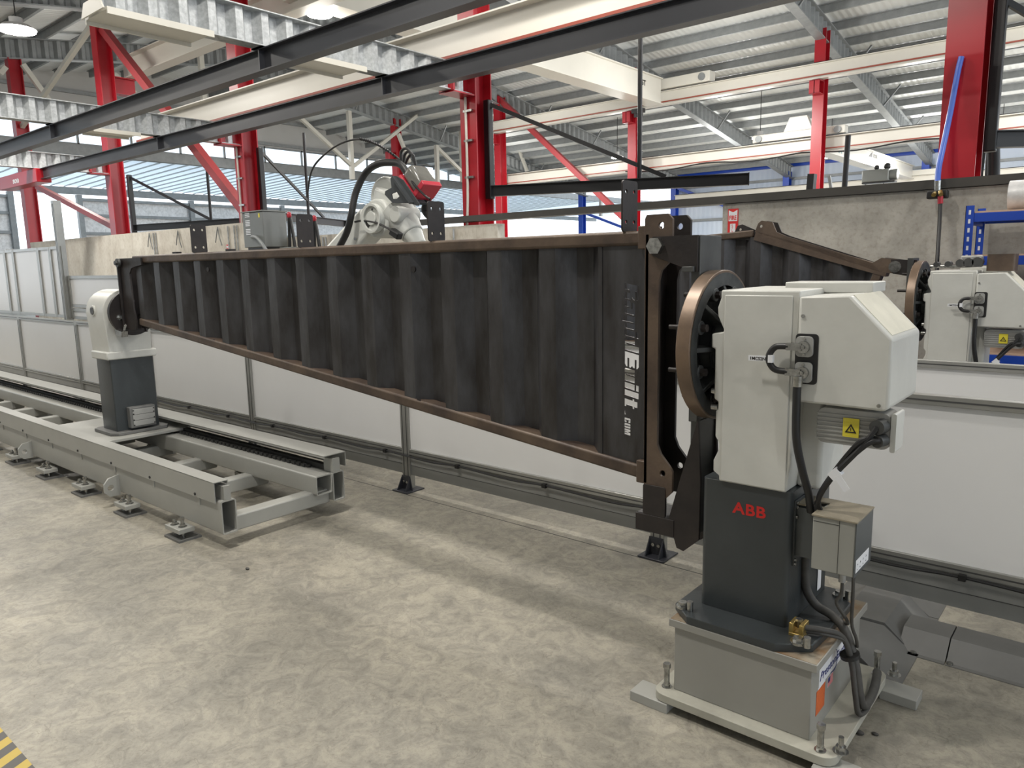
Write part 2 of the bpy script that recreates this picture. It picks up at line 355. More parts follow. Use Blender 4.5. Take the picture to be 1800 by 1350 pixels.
        for i in range(n - 1):
            fs.append((2 * i, 2 * i + 2, 2 * i + 3, 2 * i + 1)); j = 2 * n
            fs.append((j + 2 * i, j + 2 * i + 1, j + 2 * i + 3, j + 2 * i + 2))
            fs.append((2 * i + 1, 2 * i + 3, j + 2 * i + 3, j + 2 * i + 1)); fs.append((2 * i, j + 2 * i, j + 2 * i + 2, 2 * i + 2))
        fs.append((0, 1, 2 * n + 1, 2 * n)); fs.append((2 * n - 2, 4 * n - 2, 4 * n - 1, 2 * n - 1))
        return s.add(vs, fs)
    def build(s, name, m, parent=None, bevel=0.0, origin=None, seg=2, ang=40):
        if parent is not None:
            q = parent
            while q.parent: q = q.parent
            og = V3(q.location)
        elif origin is not None: og = V3(origin)
        else:
            xs, ys, zs = zip(*s.v); og = V3(((min(xs) + max(xs)) / 2, (min(ys) + max(ys)) / 2, min(zs)))
        me = bpy.data.meshes.new(name); me.from_pydata([tuple(V3(v) - og) for v in s.v], [], s.f); me.update()
        me.polygons.foreach_set('use_smooth', [True] * len(me.polygons)); me.set_sharp_from_angle(angle=math.radians(ang))
        me.materials.append(M[m] if isinstance(m, str) else m)
        o = bpy.data.objects.new(name, me); C.objects.link(o)
        if parent is not None: o.parent = parent
        else: o.location = og
        if bevel:
            b = o.modifiers.new('bevel', 'BEVEL'); b.width = bevel; b.segments = seg; b.limit_method = 'ANGLE'; b.angle_limit = math.radians(35)
        return o

def thing(name, label, cat, loc=(0, 0, 0), group=None):
    o = bpy.data.objects.new(name, None); C.objects.link(o); o.location = loc; o.empty_display_size = 0.1
    o['label'] = label; o['category'] = cat
    if group: o['group'] = group
    return o
def tag(o, label, cat, group=None):
    o['label'] = label; o['category'] = cat
    if group: o['group'] = group
    return o
def struct(name, mb, m, **k):
    o = mb.build(name, m, **k); o['kind'] = 'structure'; return o
def copy_tree(o, parent=None):
    c = o.copy(); C.objects.link(c)
    if parent: c.parent = parent
    for ch in list(o.children): copy_tree(ch, c)
    return c
def circ(cx, cy, r, n=14): return [(cx + r * math.cos(2 * PI * i / n), cy + r * math.sin(2 * PI * i / n)) for i in range(n)]
def rrect(x0, y0, x1, y1, r, n=4):
    out = []
    for cx, cy, a in ((x1 - r, y0 + r, -PI / 2), (x1 - r, y1 - r, 0), (x0 + r, y1 - r, PI / 2), (x0 + r, y0 + r, PI)):
        for i in range(n + 1): t = a + PI / 2 * i / n; out.append((cx + r * math.cos(t), cy + r * math.sin(t)))
    return out
GLYPH = {
 'R': (.64, [[(0,0),(0,1),(.5,1),(.62,.9),(.62,.80),(.25,.80),(.25,.71),(.62,.71),(.62,.58),(.54,.5),(.64,.4),(.64,0),(.38,0),(.38,.36),(.25,.36),(.25,0)]]),
 'a': (.55, [[(.06,0),(0,.06),(0,.34),(.06,.42),(.32,.42),(.32,.50),(.05,.50),(.05,.66),(.12,.72),(.48,.72),(.55,.66),(.55,0),(.32,0),(.32,.30),(.25,.30),(.25,0)]]),
 'p': (.55, [[(0,-.2),(0,.72),(.48,.72),(.55,.66),(.55,.06),(.48,0),(.32,0),(.32,.58),(.25,.58),(.25,-.2)]]),
 'i': (.25, [[(0,0),(0,.72),(.25,.72),(.25,0)],[(0,.80),(0,1),(.25,1),(.25,.80)]]),
 'd': (.55, [[(.07,0),(0,.06),(0,.66),(.07,.72),(.23,.72),(.23,.14),(.30,.14),(.30,1),(.55,1),(.55,0)]]),
 'B': (.64, [[(0,0),(0,1),(.52,1),(.62,.9),(.62,.81),(.25,.81),(.25,.72),(.62,.72),(.62,.6),(.56,.52),(.64,.44),(.64,.30),(.25,.30),(.25,.21),(.64,.21),(.64,.1),(.54,0)]]),
 'u': (.55, [[(.06,0),(0,.06),(0,.72),(.25,.72),(.25,.14),(.31,.14),(.31,.72),(.55,.72),(.55,0)]]),
 'l': (.25, [[(0,0),(0,1),(.25,1),(.25,0)]]),
 't': (.42, [[(.08,0),(.08,.56),(0,.56),(0,.70),(.08,.70),(.08,.92),(.33,.92),(.33,.70),(.42,.70),(.42,.56),(.33,.56),(.33,.14),(.42,.14),(.42,0)]]),
 '-': (.45, [[(0,0),(.42,0),(.42,.16),(.34,.10),(0,.02)]]),
 'C': (.60, [[(.08,0),(0,.1),(0,.9),(.08,1),(.52,1),(.6,.9),(.6,.62),(.36,.62),(.36,.82),(.26,.82),(.26,.18),(.36,.18),(.36,.38),(.6,.38),(.6,.1),(.52,0)]]),
 'O': (.62, [[(.08,0),(0,.1),(0,.9),(.08,1),(.28,1),(.28,.82),(.25,.82),(.25,.18),(.28,.18),(.28,0)],[(.34,0),(.34,.18),(.37,.18),(.37,.82),(.34,.82),(.34,1),(.54,1),(.62,.9),(.62,.1),(.54,0)]]),
 'M': (.76, [[(0,0),(0,1),(.3,1),(.38,.5),(.46,1),(.76,1),(.76,0),(.55,0),(.55,.6),(.44,0),(.32,0),(.21,.6),(.21,0)]]),
}
def glyph_holes(txt, x0, z_top, length, h, shear=.14, gap=.07):
    """stencil letters reading downwards, as hole outlines in x/z"""
    tot = sum(GLYPH[c][0] for c in txt) + gap * (len(txt) - 1); k = length / tot; out = []; a = 0
    for c in txt:
        for poly in GLYPH[c][1]: out.append([(x0 + q * h, z_top - (a + p + (q * shear if q > 0 else 0)) * k) for p, q in poly])
        a += GLYPH[c][0] + gap
    return out
X_, Y_, Z_ = V3((1, 0, 0)), V3((0, 1, 0)), V3((0, 0, 1))

# ================================================================== THE SETTING
BAY = [-31.5, -25.4, -19.45, -13.5, -7.46, -1.40, 4.65, 10.7]      # frame lines along x
def zr(y): return 8.80 - 0.150 * abs(y - 15.0)                     # underside of the rafters

struct('floor', MB().box(-60, -9, -0.2, 16, 75, 0), 'floor')
m_ = MB()
for y0, y1 in ((-9, 15), (15, 37.5)):
    m_.add([(-31.8, y0, zr(y0) + .80), (13, y0, zr(y0) + .80), (13, y1, zr(y1) + .80), (-31.8, y1, zr(y1) + .80),
            (-31.8, y0, zr(y0) + .86), (13, y0, zr(y0) + .86), (13, y1, zr(y1) + .86), (-31.8, y1, zr(y1) + .86)],
           [(0, 3, 2, 1), (4, 5, 6, 7), (0, 1, 5, 4), (2, 3, 7, 6), (1, 2, 6, 5), (3, 0, 4, 7)])
struct('ceiling', m_, 'roof')
# low concrete walls between this cell and the shop behind
YW = 7.75
struct('wall_right', MB().box(-3.53, YW, 0, 9, YW + .15, 2.28), 'conc')
struct('wall_middle', MB().box(-12.85, YW, 0, -6.75, YW + .15, 2.235), 'concl')
struct('wall_left', MB().box(-24.5, YW, 0, -12.85, YW + .15, 2.56), 'concl')
struct('trim_1', MB().box(-9.7, YW - .03, 2.285, 9, YW + .17, 2.365), 'navyrail')
# camera-side shed walls, outside the frame, they close the room
struct('wall_front', MB().box(-31.5, -7.2, 0, 13, -7.0, 6.2), 'gable')
# back wall of pale blue cladding
struct('wall_back', MB().box(-19.6, 37.45, 0, 13, 37.55, 6.3), 'cladw')
for i, z in enumerate((3.7, 5.05, 5.42)):
    struct('trim_%d' % (i + 2), MB().box(-19.6, 37.30, z, 13, 37.42, z + .12), 'galvd')
struct('trim_5', MB().box(-19.6, 37.22, 6.05, 13, 37.42, 6.27), 'blue')
# gable end: grey sheet above, strip of clerestory glass, steel beam below
XG = -31.6
gp = []
m_ = MB()
m_.add([(XG, -.6, 7.25), (XG, 30.6, 7.25), (XG, 15, 9.6), (XG - .1, -.6, 7.25), (XG - .1, 30.6, 7.25), (XG - .1, 15, 9.6)],
       [(0, 1, 2), (5, 4, 3), (0, 3, 4, 1)])
struct('wall_gable', m_, 'gable')
for i, z in enumerate((7.3, 8.35)):
    struct('trim_%d' % (6 + i), MB().box(XG + .02, -7, z, XG + .14, 34, z + .12), 'galvd')
wf = MB()
for k in range(22): wf.box(XG - .06, -6 + 2.0 * k, 6.52, XG + .02, -5.93 + 2.0 * k, 7.25)
wf.box(XG - .06, -7, 7.18, XG + .02, 37.4, 7.25); wf.box(XG - .06, -7, 6.50, XG + .02, 37.4, 6.56)
wn = struct('window_1', wf, 'galvd')
MB().box(XG - .03, -7, 6.55, XG - .015, 37.4, 7.2).build('pane', 'glass', wn)
struct('trim_8', MB().box(XG - .2, -7, 6.12, XG + .1, 62, 6.50), 'galvd')
# outdoor canopy past the gable
m_ = MB(); z0, z1 = 6.25, 5.95
m_.add([(-31.8, -8, z0), (-31.8, 62, z0), (-41.3, 62, z1), (-41.3, -8, z1), (-31.8, -8, z0 + .03), (-31.8, 62, z0 + .03), (-41.3, 62, z1 + .03), (-41.3, -8, z1 + .03)],
       [(0, 1, 2, 3), (7, 6, 5, 4)])
struct('canopy_roof', m_, 'canopy')
for k in range(85):
    y = -2 + k * .6
    tag(MB().bar((-31.8, y, z0 - .06), (-41.2, y, z1 - .06), 0.03, 0.05).build('canopy_purlin', 'galv'), 'thin purlin under the pale translucent canopy beyond the gable end', 'purlin', 'canopy purlins')
struct('trim_9', MB().box(-41.5, -8, 5.55, -41.2, 62, 5.88), 'galvd')
# foil lined outer wall with an open door
fw = MB()
struct('wall_outer', MB().box(-41.35, 15.4, 0, -41.25, 34, 5.30), 'foil')
struct('wall_outer_left', MB().box(-41.35, 2, 0, -41.25, 12.5, 5.30), 'foil')
n_ = 10
for y0, y1 in ((15.4, 34), (2, 12.5)):
    for z in (3.55, 4.45, 5.22):
        struct('trim_%d' % n_, MB().box(-41.24, y0, z, -41.1, y1, z + .14), 'galvd'); n_ += 1
for y in (12.4, 15.4, 21.2, 27, 34):
    struct('trim_%d' % n_, MB().box(-41.24, y - .12, 0, -41.0, y + .12, 5.5), 'galvd'); n_ += 1

# ------------------------------------------------------------------ roof purlins
pl = None; yy = [-5.4 + 1.2 * k for k in range(36)]
def purlin_mb(y):
    z = zr(y) + .56; s = -1 if y < 15 else 1
    return MB().bar((-31.4, y, z + .11), (12.9, y, z + .11), .02, .22).bar((-31.4, y + .035, z + .01), (12.9, y + .035, z + .01), .07, .02).bar((-31.4, y - .035, z + .21), (12.9, y - .035, z + .21), .07, .02)
for y in yy:
    tag(purlin_mb(y).build('roof_purlin', 'galvd'), 'long galvanised purlin running across the rafters under the silver roof lining', 'purlin', 'roof purlins')

# ------------------------------------------------------------------ corrugated rafters
def rafter(x, y0, y1, label):
    t = thing('corrugated_rafter', label, 'rafter', (x, (y0 + y1) / 2, zr((y0 + y1) / 2)), 'corrugated roof rafters')
    d = .55
    webs = MB(); tf = MB(); bf = MB()
    seg = [(a, b) for a, b in ((y0, min(15, y1)), (max(15, y0), y1)) if b > a + .01]
    for a, b in seg:
        webs.corr((x, a, 0), b - a, Y_, X_, .05, .34, lambda q, a=a: zr(a + q), lambda q, a=a: zr(a + q) + d, t=.01)
        bf.bar((x, a, zr(a)), (x, b, zr(b)), .26, .03); tf.bar((x, a, zr(a) + d), (x, b, zr(b) + d), .26, .03)
    webs.build('web', 'galvd', t); bf.build('bottom_flange', 'galvd', t); tf.build('top_flange', 'galvd', t)
    return t
side = {-31.5: 'at the far left gable end', -25.4: 'second from the far left gable end', -19.45: 'third from the far left gable end', -13.5: 'over the fly bracing right of the big crane girder',
        -7.46: 'at the upper right, above the rear red column', -1.40: 'at the far upper right edge, over the right crane', 4.65: 'off past the right edge', 10.7: 'past the right edge'}
for x in BAY[1:-1]:
    rafter(x, -6.8, 37.2, 'grey corrugated roof rafter ' + side[x])
# fly braces between rafter foot and purlins
fb = None
for x in (-25.4, -19.45, -13.5, -7.46, -1.40):
    for y in (17.4, 20.4, 25.2, 28.8, 32.4):
        o = MB().bar((x + .08, y, zr(y) + .05), (x + .62, y - .1, zr(y) + .66), .05, .05).build('fly_brace', 'galvd')
        tag(o, 'short grey fly brace angled from a rafter up to a purlin', 'brace', 'fly braces')

# ------------------------------------------------------------------ columns
def red_column(x, y, z1, label, sx=.30, sy=.34, m='red', grp=None, corbel=None, zc=4.15, name='red_column', conduit=False):
    t = thing(name, label, 'column', (x, y, 0), grp)
    s = MB().box(x - sx / 2, y - sy / 2, 0, x + sx / 2, y - sy / 2 + .022, z1).box(x - sx / 2, y + sy / 2 - .022, 0, x + sx / 2, y + sy / 2, z1).box(x - .012, y - sy / 2 + .02, 0, x + .012, y + sy / 2 - .02, z1)
    s.build('shaft', m, t)
    MB().box(x - sx / 2 - .1, y - sy / 2 - .1, 0, x + sx / 2 + .1, y + sy / 2 + .1, .03).build('base_plate', m, t)
    if corbel:
        d = corbel; y0 = y - sy / 2 if d < 0 else y + sy / 2; y1 = y0 + d
        a, b = min(y0, y1), max(y0, y1)
        MB().box(x - .14, a, zc - .02, x + .14, b, zc).box(x - .14, a, zc - .36, x + .14, b, zc - .34).box(x - .01, a, zc - .35, x + .01, b, zc - .02).box(x - .14, a if d < 0 else b - .02, zc - .35, x + .14, a + .02 if d < 0 else b, zc - .01).build('corbel', m, t)
    return t
zc1 = 4.36
lab1 = {-25.4: 'red steel column at the far left beside the bright doorway', -19.45: 'red column behind the low wall, second from the left, with a bracket',
        -13.5: 'red column with a conduit behind the grey cabinet', -7.46: 'central red column with a white conduit on its face',
        -1.40: 'large red column at the right edge with a blue hose beside it'}
cols = {}
for x in (-25.4, -19.45, -13.5, -7.46, -1.40):
    cols[x] = red_column(x, 8.16, zr(8.16) if x < -1.5 else zr(8.16), lab1[x], corbel=-.42 if -20 < x < -2 else None, zc=zc1, grp='red columns')
# corbel of the far side on the second column
MB().box(-19.59, 8.33, 6.3, -19.31, 8.85, 6.32).box(-19.46, 8.33, 5.95, -19.44, 8.85, 6.3).box(-19.59, 8.33, 5.93, -19.31, 8.85, 5.95).build('corbel', 'red', cols[-19.45])
lab2 = {-25.4: 'thin rear red column standing behind the robot', -19.45: 'rear red column seen right behind the central column',
        -13.5: 'rear red column under the end of the white crane girder', -7.46: 'rear red column left of the far crane at the upper right'}
for x in lab2:
    red_column(x, 22.6, zr(22.6) + .3, lab2[x], corbel=-.36, zc=6.55, grp='rear red columns', sx=.3, sy=.36)
lab3 = {-25.6: 'blue column far back left of the door opening', -19.6: 'blue column far back beside the corner of the cladding', -13.6: 'blue column on the back wall left of the rear red column',
        -7.6: 'blue column on the back wall under the last rafter at the right', -1.6: 'blue column on the back wall past the right edge'}
for x in lab3:
    red_column(x, 37.0, zr(37.0) + (.3), lab3[x], m='blue', grp='blue columns', sx=.3, sy=.36, name='blue_column')
for x0, x1, l in ((-19.6, -13.6, 'left'), (-25.6, -19.6, 'far left')):
    tag(MB().bar((x0, 37.0, 5.55 if x0 > -20 else 4.6), (x1 if x0 < -20 else x0 + 5.5, 37.0, 2.4 if x0 < -20 else 3.3), .14, .14).build('wall_brace', 'blue'), 'blue diagonal brace on the back wall, %s one' % l, 'brace')
# conduits up the columns
for x, l in ((-7.46, 'white conduit clipped to the central red column'), (-13.5, 'white conduit on the red column behind the grey cabinet')):
    t = thing('conduit_run', l, 'conduit', (x - .02, 7.96, 2.4))
    MB().tube([(x - .06, 7.965, 2.2), (x - .02, 7.965, 2.8), (x - .02, 7.965, 4.30)], .018, 8).build('pipe', 'white', t)
    mm = MB()
    for z in (2.9, 3.4, 3.8): mm.box(x - .06, 7.95, z, x + .10, 7.99, z + .03)
    mm.build('clip', 'zinc', t)

# portal bracing
def brace(p, q, wd, m, label, group=None, name='diagonal_brace'):
    return tag(MB().bar(p, q, wd, wd).build(name, m), label, 'brace', group)
brace((-19.3, 8.16, 7.35), (-13.62, 8.16, 2.75), .17, 'runred', 'red diagonal brace running down from the second column to the third')
brace((-24.66, 8.16, 4.16), (-19.62, 8.16, 2.75), .13, 'runred', 'red diagonal brace below the red lettered jib at the left')
brace((-19.6, 8.16, 7.63), (-25.3, 8.16, 5.9), .11, 'whitesteel', 'pale diagonal brace between the two leftmost red columns')
brace((-19.55, 22.6, 8.0), (-13.7, 22.6, 3.0), .18, 'runred', 'red diagonal brace behind the black jib arm')
for i, ((a, b), (c, d)) in enumerate([((352, 95), (358, 235)), ((613, 195), (618, 315)), ((808, 150), (812, 320)), ((767, 255), (770, 320)), ((1029, 240), (1030, 320)), ((1056, 320), (1058, 380))]):
    p = at_x(a, b, -24.9); q = at_x(c, d, -24.9); q.y = p.y
    brace(p, q, .16, 'whitesteel', 'pale vertical strut of the gable bracing', 'gable bracing struts', 'bracing_strut')
for (a, b), (c, d) in [((398, 130), (470, 205)), ((472, 155), (622, 295)), ((783, 163), (622, 292)), ((515, 205), (610, 150)), ((700, 235), (720, 285)), ((767, 258), (815, 305)), ((40, 113), (90, 182)), ((200, 130), (238, 165)), ((900, 228), (935, 325)), ((10, 118), (0, 130))]:
    brace(at_x(a, b, -24.9), at_x(c, d, -24.9), .13, 'whitesteel', 'pale diagonal strut of the gable bracing', 'gable bracing diagonals', 'bracing_diagonal')

# ------------------------------------------------------------------ runway beams and cranes
def ibeam_thing(name, p, q, h, bw, m, label, cat, tf=.02, bar=True, rail='rubber', bary=-.16):
    p = V3(p); q = V3(q); t = thing(name, label, cat, (p + q) / 2 - V3((0, 0, h / 2)))
    MB().ibeam(p, q, h, bw, tf, .014).build('beam', m, t)
    if bar:
        MB().bar(p + V3((0, bary, -h * .32)), q + V3((0, bary, -h * .32)), .03, .035).build('conductor_bar', 'condbar', t)
        MB().bar(p + V3((0, 0, h / 2 + .02)), q + V3((0, 0, h / 2 + .02)), .05, .04).build('crane_rail', rail, t)
    return t
ibeam_thing('runway_beam', (-16.9, 7.72, 4.62), (9, 7.72, 4.62), .50, .30, 'white', 'white crane runway beam with a red conductor bar passing over the red column brackets', 'beam', bary=-.10)
ibeam_thing('runway_beam', (-19.75, 8.75, 6.58), (9, 8.75, 6.58), .50, .30, 'white', 'high white runway beam at the top left on the far bracket of a red column', 'beam', bar=False)
ibeam_thing('runway_beam', (-19.6, 22.3, 6.80), (9, 22.3, 6.80), .42, .26, 'white', 'white runway beam in mid distance carrying the big crane girder', 'beam')
ibeam_thing('runway_beam', (-19.6, 23.05, 4.92), (9, 23.05, 4.92), .42, .26, 'white', 'lower white runway beam with a drooping black cable behind the rear red columns', 'beam')
ibeam_thing('runway_beam', (-19.4, 36.7, 4.82), (9, 36.7, 4.82), .50, .26, 'white', 'far white runway beam in front of the blue cladding', 'beam')
cb = MB()
for x0 in (-14, -8):
    cb.tube([(x0 + 6 * k / 4, 22.86, 4.74 - (.10 if k % 2 else 0)) for k in range(5)], .022, 6)
tag(cb.build('slack_cable', 'rubber'), 'black cable sagging along the lower white runway beam', 'cable')
# big crane girder
t = thing('crane_girder', 'large cream crane bridge girder crossing above the central column', 'crane', (-12.3, 15, 6.4))
MB().box(-12.55, 8.6, 6.58, -12.13, 21.9, 7.30).build('box_girder', 'white', t, bevel=.01)
MB().box(-12.62, 8.6, 7.30, -12.06, 21.9, 7.33).box(-12.62, 8.6, 6.55, -12.06, 21.9, 6.58).build('flange', 'white', t)
e_ = MB().box(-12.9, 22.1, 7.05, -10.6, 22.5, 7.36).build('end_carriage', 'white', t, bevel=.02)
for xw in (-10.85, -12.6): MB().cyl((xw, 22.05, 7.2), (xw, 22.55, 7.2), .11).build('wheel', 'galvd', e_)
MB().text('5T', (-12.12, 20.7, 6.95), Y_, Z_, .16, .004, bold=.02).build('lettering', 'black', t)
mm = MB()
t2 = thing('crane_cable_trolley', 'small dark cable trolley hanging from the mid distance runway beam', 'trolley', (-13.0, 22.0, 6.4))
MB().box(-13.2, 21.9, 6.42, -12.8, 22.1, 6.55).cyl((-13.1, 22, 6.3), (-13.1, 22, 6.45), .06).cyl((-12.9, 22, 6.3), (-12.9, 22, 6.45), .06).build('trolley_body', 'rubber', t2)
MB().tube([(-13.0, 22, 6.4), (-13.02, 22, 5.2), (-13, 22, 4.3)], .012, 6).build('pendant_cable', 'rubber', t2)
# far crane at the upper right
t = thing('bridge_crane', 'far white bridge crane with printed logos under the right runway beam', 'crane', (-9.3, 31, 4.9))
x = at_x(1500, 262, -9.2)
gx = -8.0
MB().box(gx - .35, 23.4, 4.97, gx, 36.4, 5.46).build('box_girder', 'white', t, bevel=.01)
MB().box(gx - .42, 23.4, 5.46, gx + .07, 36.4, 5.49).box(gx - .42, 23.4, 4.94, gx + .07, 36.4, 4.97).build('flange', 'white', t)
ec = MB().box(-9.55, 22.95, 5.18, -6.85, 23.25, 5.40).build('end_carriage', 'white', t, bevel=.02)
for xw in (-9.35, -7.05): MB().cyl((xw, 22.9, 5.28), (xw, 23.3, 5.28), .10).build('wheel', 'galvd', ec)
MB().plate([(-.42, 0), (.42, 0), (.25, .40), (-.25, .40)], [], (-8.2, 23.2, 5.40), X_, Z_, .2).build('gusset', 'white', t)
MB().box(-9.6, 36.45, 5.08, -6.2, 36.75, 5.30).build('far_end_carriage', 'white', t)
MB().text('IN', (gx + .002, 26.2, 5.06), Y_, Z_, .30, .004, bold=.01).build('lettering', 'greentext', t)
MB().text('RSK', (gx + .002, 30.3, 5.26), Y_, Z_, .15, .004, bold=.015, stretch=1.6).plate([(0, 0), (.45, 0), (.45, .2)], [], (gx + .002, 29.7, 5.26), Y_, Z_, .004).build('lettering', 'black', t)
MB().text('T7C01', (gx + .002, 29.8, 5.06), Y_, Z_, .11, .004, bold=.02, stretch=1.8).build('lettering', 'black', t)
t = thing('crane_hoist', 'grey hoist unit hanging under the far white crane', 'hoist', (-8.2, 31.0, 4.0))
MB().box(-8.2, 29.7, 4.36, -7.3, 30.2, 4.78).build('hoist_body', 'grey', t, bevel=.04)
MB().cyl((-7.3, 29.95, 4.57), (-7.05, 29.95, 4.57), .19).build('drum', 'grey', t, bevel=.02)
MB().sphere((-7.75, 29.9, 4.86), .09).build('cable_reel', 'rubber', t); MB().sphere((-7.4, 29.9, 4.87), .12).build('cable_reel', 'rubber', t)
MB().box(-8.2, 29.75, 4.30, -7.1, 30.1, 4.36).build('bottom_frame', 'rubber', t)
MB().tube([(-8.1, 29.9, 4.3), (-8.1, 29.9, 4.05)], .012).tube([(-7.5, 29.9, 4.3), (-7.5, 29.9, 4.1)], .012).build('chain', 'rubber', t)

# ------------------------------------------------------------------ low galvanised beams with corrugated webs
def corr_beam(x, label):
    t = thing('corrugated_beam', label, 'beam', (x, 5.6, 4.03), 'galvanised corrugated beams')
    y0, y1, z0, z1 = 3.12, 8.0, 4.03, 4.40
    MB().corr((x, y0, 0), y1 - y0, Y_, X_, .045, .30, lambda q: z0, lambda q: z1, t=.006).build('web', 'galv', t)
    MB().box(x - .09, y0, z1 - .015, x + .09, y1, z1).build('top_flange', 'galv', t, bevel=.003)
    MB().box(x - .09, y0, z0, x + .09, y1, z0 + .015).build('bottom_flange', 'galv', t, bevel=.003)
    MB().box(x - .10, y0 - .015, z0 - .02, x + .10, y0, z1 + .02).box(x - .10, y1, z0 - .02, x + .10, y1 + .015, z1 + .02).build('end_plate', 'galv', t)
    MB().box(x - .10, 4.72, z0 - .012, x + .10, 4.90, z0).box(x - .10, 6.42, z0 - .012, x + .10, 6.60, z0).build('cleat', 'darksteel', t)
    return t
corr_beam(-7.46, 'galvanised corrugated beam reaching the central red column, nearest of the three')
corr_beam(-13.5, 'galvanised corrugated beam crossing the upper left, middle of the three')
corr_beam(-19.45, 'galvanised corrugated beam at the far left, furthest of the three')
for x, y0, L_, l in ((-7.46, 3.1, 1.0, 'under the near end of the nearest corrugated beam'), (-7.46, 5.25, .75, 'between the charcoal beams under the nearest corrugated beam'), (-13.5, 5.3, .75, 'above the bracket of the second red column')):
    t = thing('runway_bracket', 'white box bracket ' + l, 'bracket', (x, y0 + .5, 3.95))
    MB().box(x - .22, y0, 3.985, x + .26, y0 + L_, 4.01).box(x - .22, y0, 3.95, x - .20, y0 + L_, 3.985).box(x + .24, y0, 3.95, x + .26, y0 + L_, 3.985).build('tray', 'white', t)
    MB().plate([(0, 0), (.48, 0), (.40, .12), (.08, .12)], [], (x - .22, y0 - .02, 3.99), X_, Z_, .015).build('end_plate', 'white', t)
# charcoal lighting/crane rails
def dark_beam(y, x0, x1, z0, z1, label):
    t = thing('suspended_beam', label, 'beam', ((x0 + x1) / 2, y, z0))
    MB().ibeam((x0, y, (z0 + z1) / 2), (x1, y, (z0 + z1) / 2), z1 - z0, .14, .012, .012).build('beam', 'navy', t)
    for x in (-7.46, -13.5, -1.4):
        if x0 < x < x1:
            MB().box(x - .10, y - .09, z1, x + .10, y + .09, z1 + .012).box(x - .008, y - .07, z0 + .012, x + .008, y + .07, z1 - .012).build('splice_plate', 'navy', t)
    return t
dark_beam(4.81, -17.6, 4.0, 3.79, 4.018, 'charcoal suspended beam crossing the top left, the nearer one')
dark_beam(6.51, -19.2, 4.0, 3.79, 4.018, 'charcoal suspended beam ending at the red lettered jib, the farther one')
t = thing('red_jib', 'red box beam with white letters at the left edge', 'beam', (-20.3, 6.5, 3.72))
MB().box(-21.8, 6.36, 3.72, -19.2, 6.66, 4.02).build('box_beam', 'red', t, bevel=.01)
MB().text('son', (-20.75, 6.357, 3.80), X_, Z_, .14, .003, bold=.03, stretch=1.5).build('lettering', 'stick', t)

# ------------------------------------------------------------------ black swing jibs
def jib(px_, e, top, label, mast=None):
    p = at_y(px_, 300, 8.25); p.z = 0; e = V3((e[0], e[1], 0)); d = (e - p).normalized(); L = (e - p).length
    t = thing('swing_jib', label, 'jib', (p.x, p.y, 2.65), 'black swing jibs')
    MB().box(p.x - .055, p.y - .05, 2.62, p.x + .045, p.y + .05, 3.98).build('pivot_post', 'blackbeam', t, bevel=.01)
    q = p + d * L
    MB().ibeam(p + V3((0, 0, 2.73)), q + V3((0, 0, 2.73)), .15, .10, .012, .01).bar(q + V3((0, 0, 2.73)), q + d * .012 + V3((0, 0, 2.73)), .11, .16).build('arm', 'blackbeam', t)
    MB().bar(p + V3((0, 0, 3.93)), p + d * L * .70 + V3((0, 0, 2.81)), .035, .055).build('tie_strut', 'blackbeam', t)
    if mast:
        r = p + d * L * mast
        MB().cyl(r + V3((0, 0, 2.805)), r + V3((0, 0, top)), .032, n=12).build('hanger_rod', 'blackbeam', t)
    return t
jib(861, (-4.09, 9.73), 4.80, 'black swing jib arm right of the central red column', .60)
jib(459, (-14.95, 11.53), 4.55, 'black swing jib on the red column by the grey cabinet', .50)
jib(226, (-15.2, 9.1), 4.28, 'black swing jib on the second red column from the left', .70)
jib(1738, (1.0, 10.0), 4.3, 'black swing jib at the right edge beside the large red column')
for (a, b), (c, d) in (((1491, 238), (1484, 335)),):
    p = at_y(a, b, 10.5); q = at_y(c, d, 10.5)
    tag(MB().cyl(p, q, .035, n=10).build('hanger_rod', 'blackbeam'), 'dark upright rod between the rear red column and the big right column', 'rod')
t = thing('wall_bracket', 'small black bracket with a stay at the foot of the rear red column', 'bracket', at_y(1430, 338, 12))
p = at_y(1428, 306, 12); q = at_y(1425, 338, 12)
MB().bar(p, q, .14, .10).build('channel', 'blackbeam', t); MB().bar(p + V3((.25, 0, -.05)), at_y(1462, 337, 12), .04, .04).build('stay', 'galvd', t)
t = thing('exhaust_pipe', 'thick black pipe bending up beside the large red column', 'pipe', (-.6, 10, 2.4))
MB().tube([at_y(1745, 335, 9.4), at_y(1746, 270, 9.4), at_y(1742, 240, 9.4), at_y(1728, 232, 9.4)], .062, 12).build('pipe', 'rubber', t)
MB().tube([at_y(1735, 335, 9.4), at_y(1740, 240, 9.4)], .03, 8).build('side_pipe', 'rubber', t)
mm = MB()
for k in range(4): mm.tube([at_y(1718 + 2 * k, 330, 9.3), at_y(1722 + 3 * k, 265, 9.3), at_y(1728 + 4 * k, 228 + 3 * k, 9.3), at_y(1738 + 3 * k, 226, 9.3), at_y(1736, 238, 9.3)], .012, 6)
mm.build('cable_bundle', 'rubber', t)

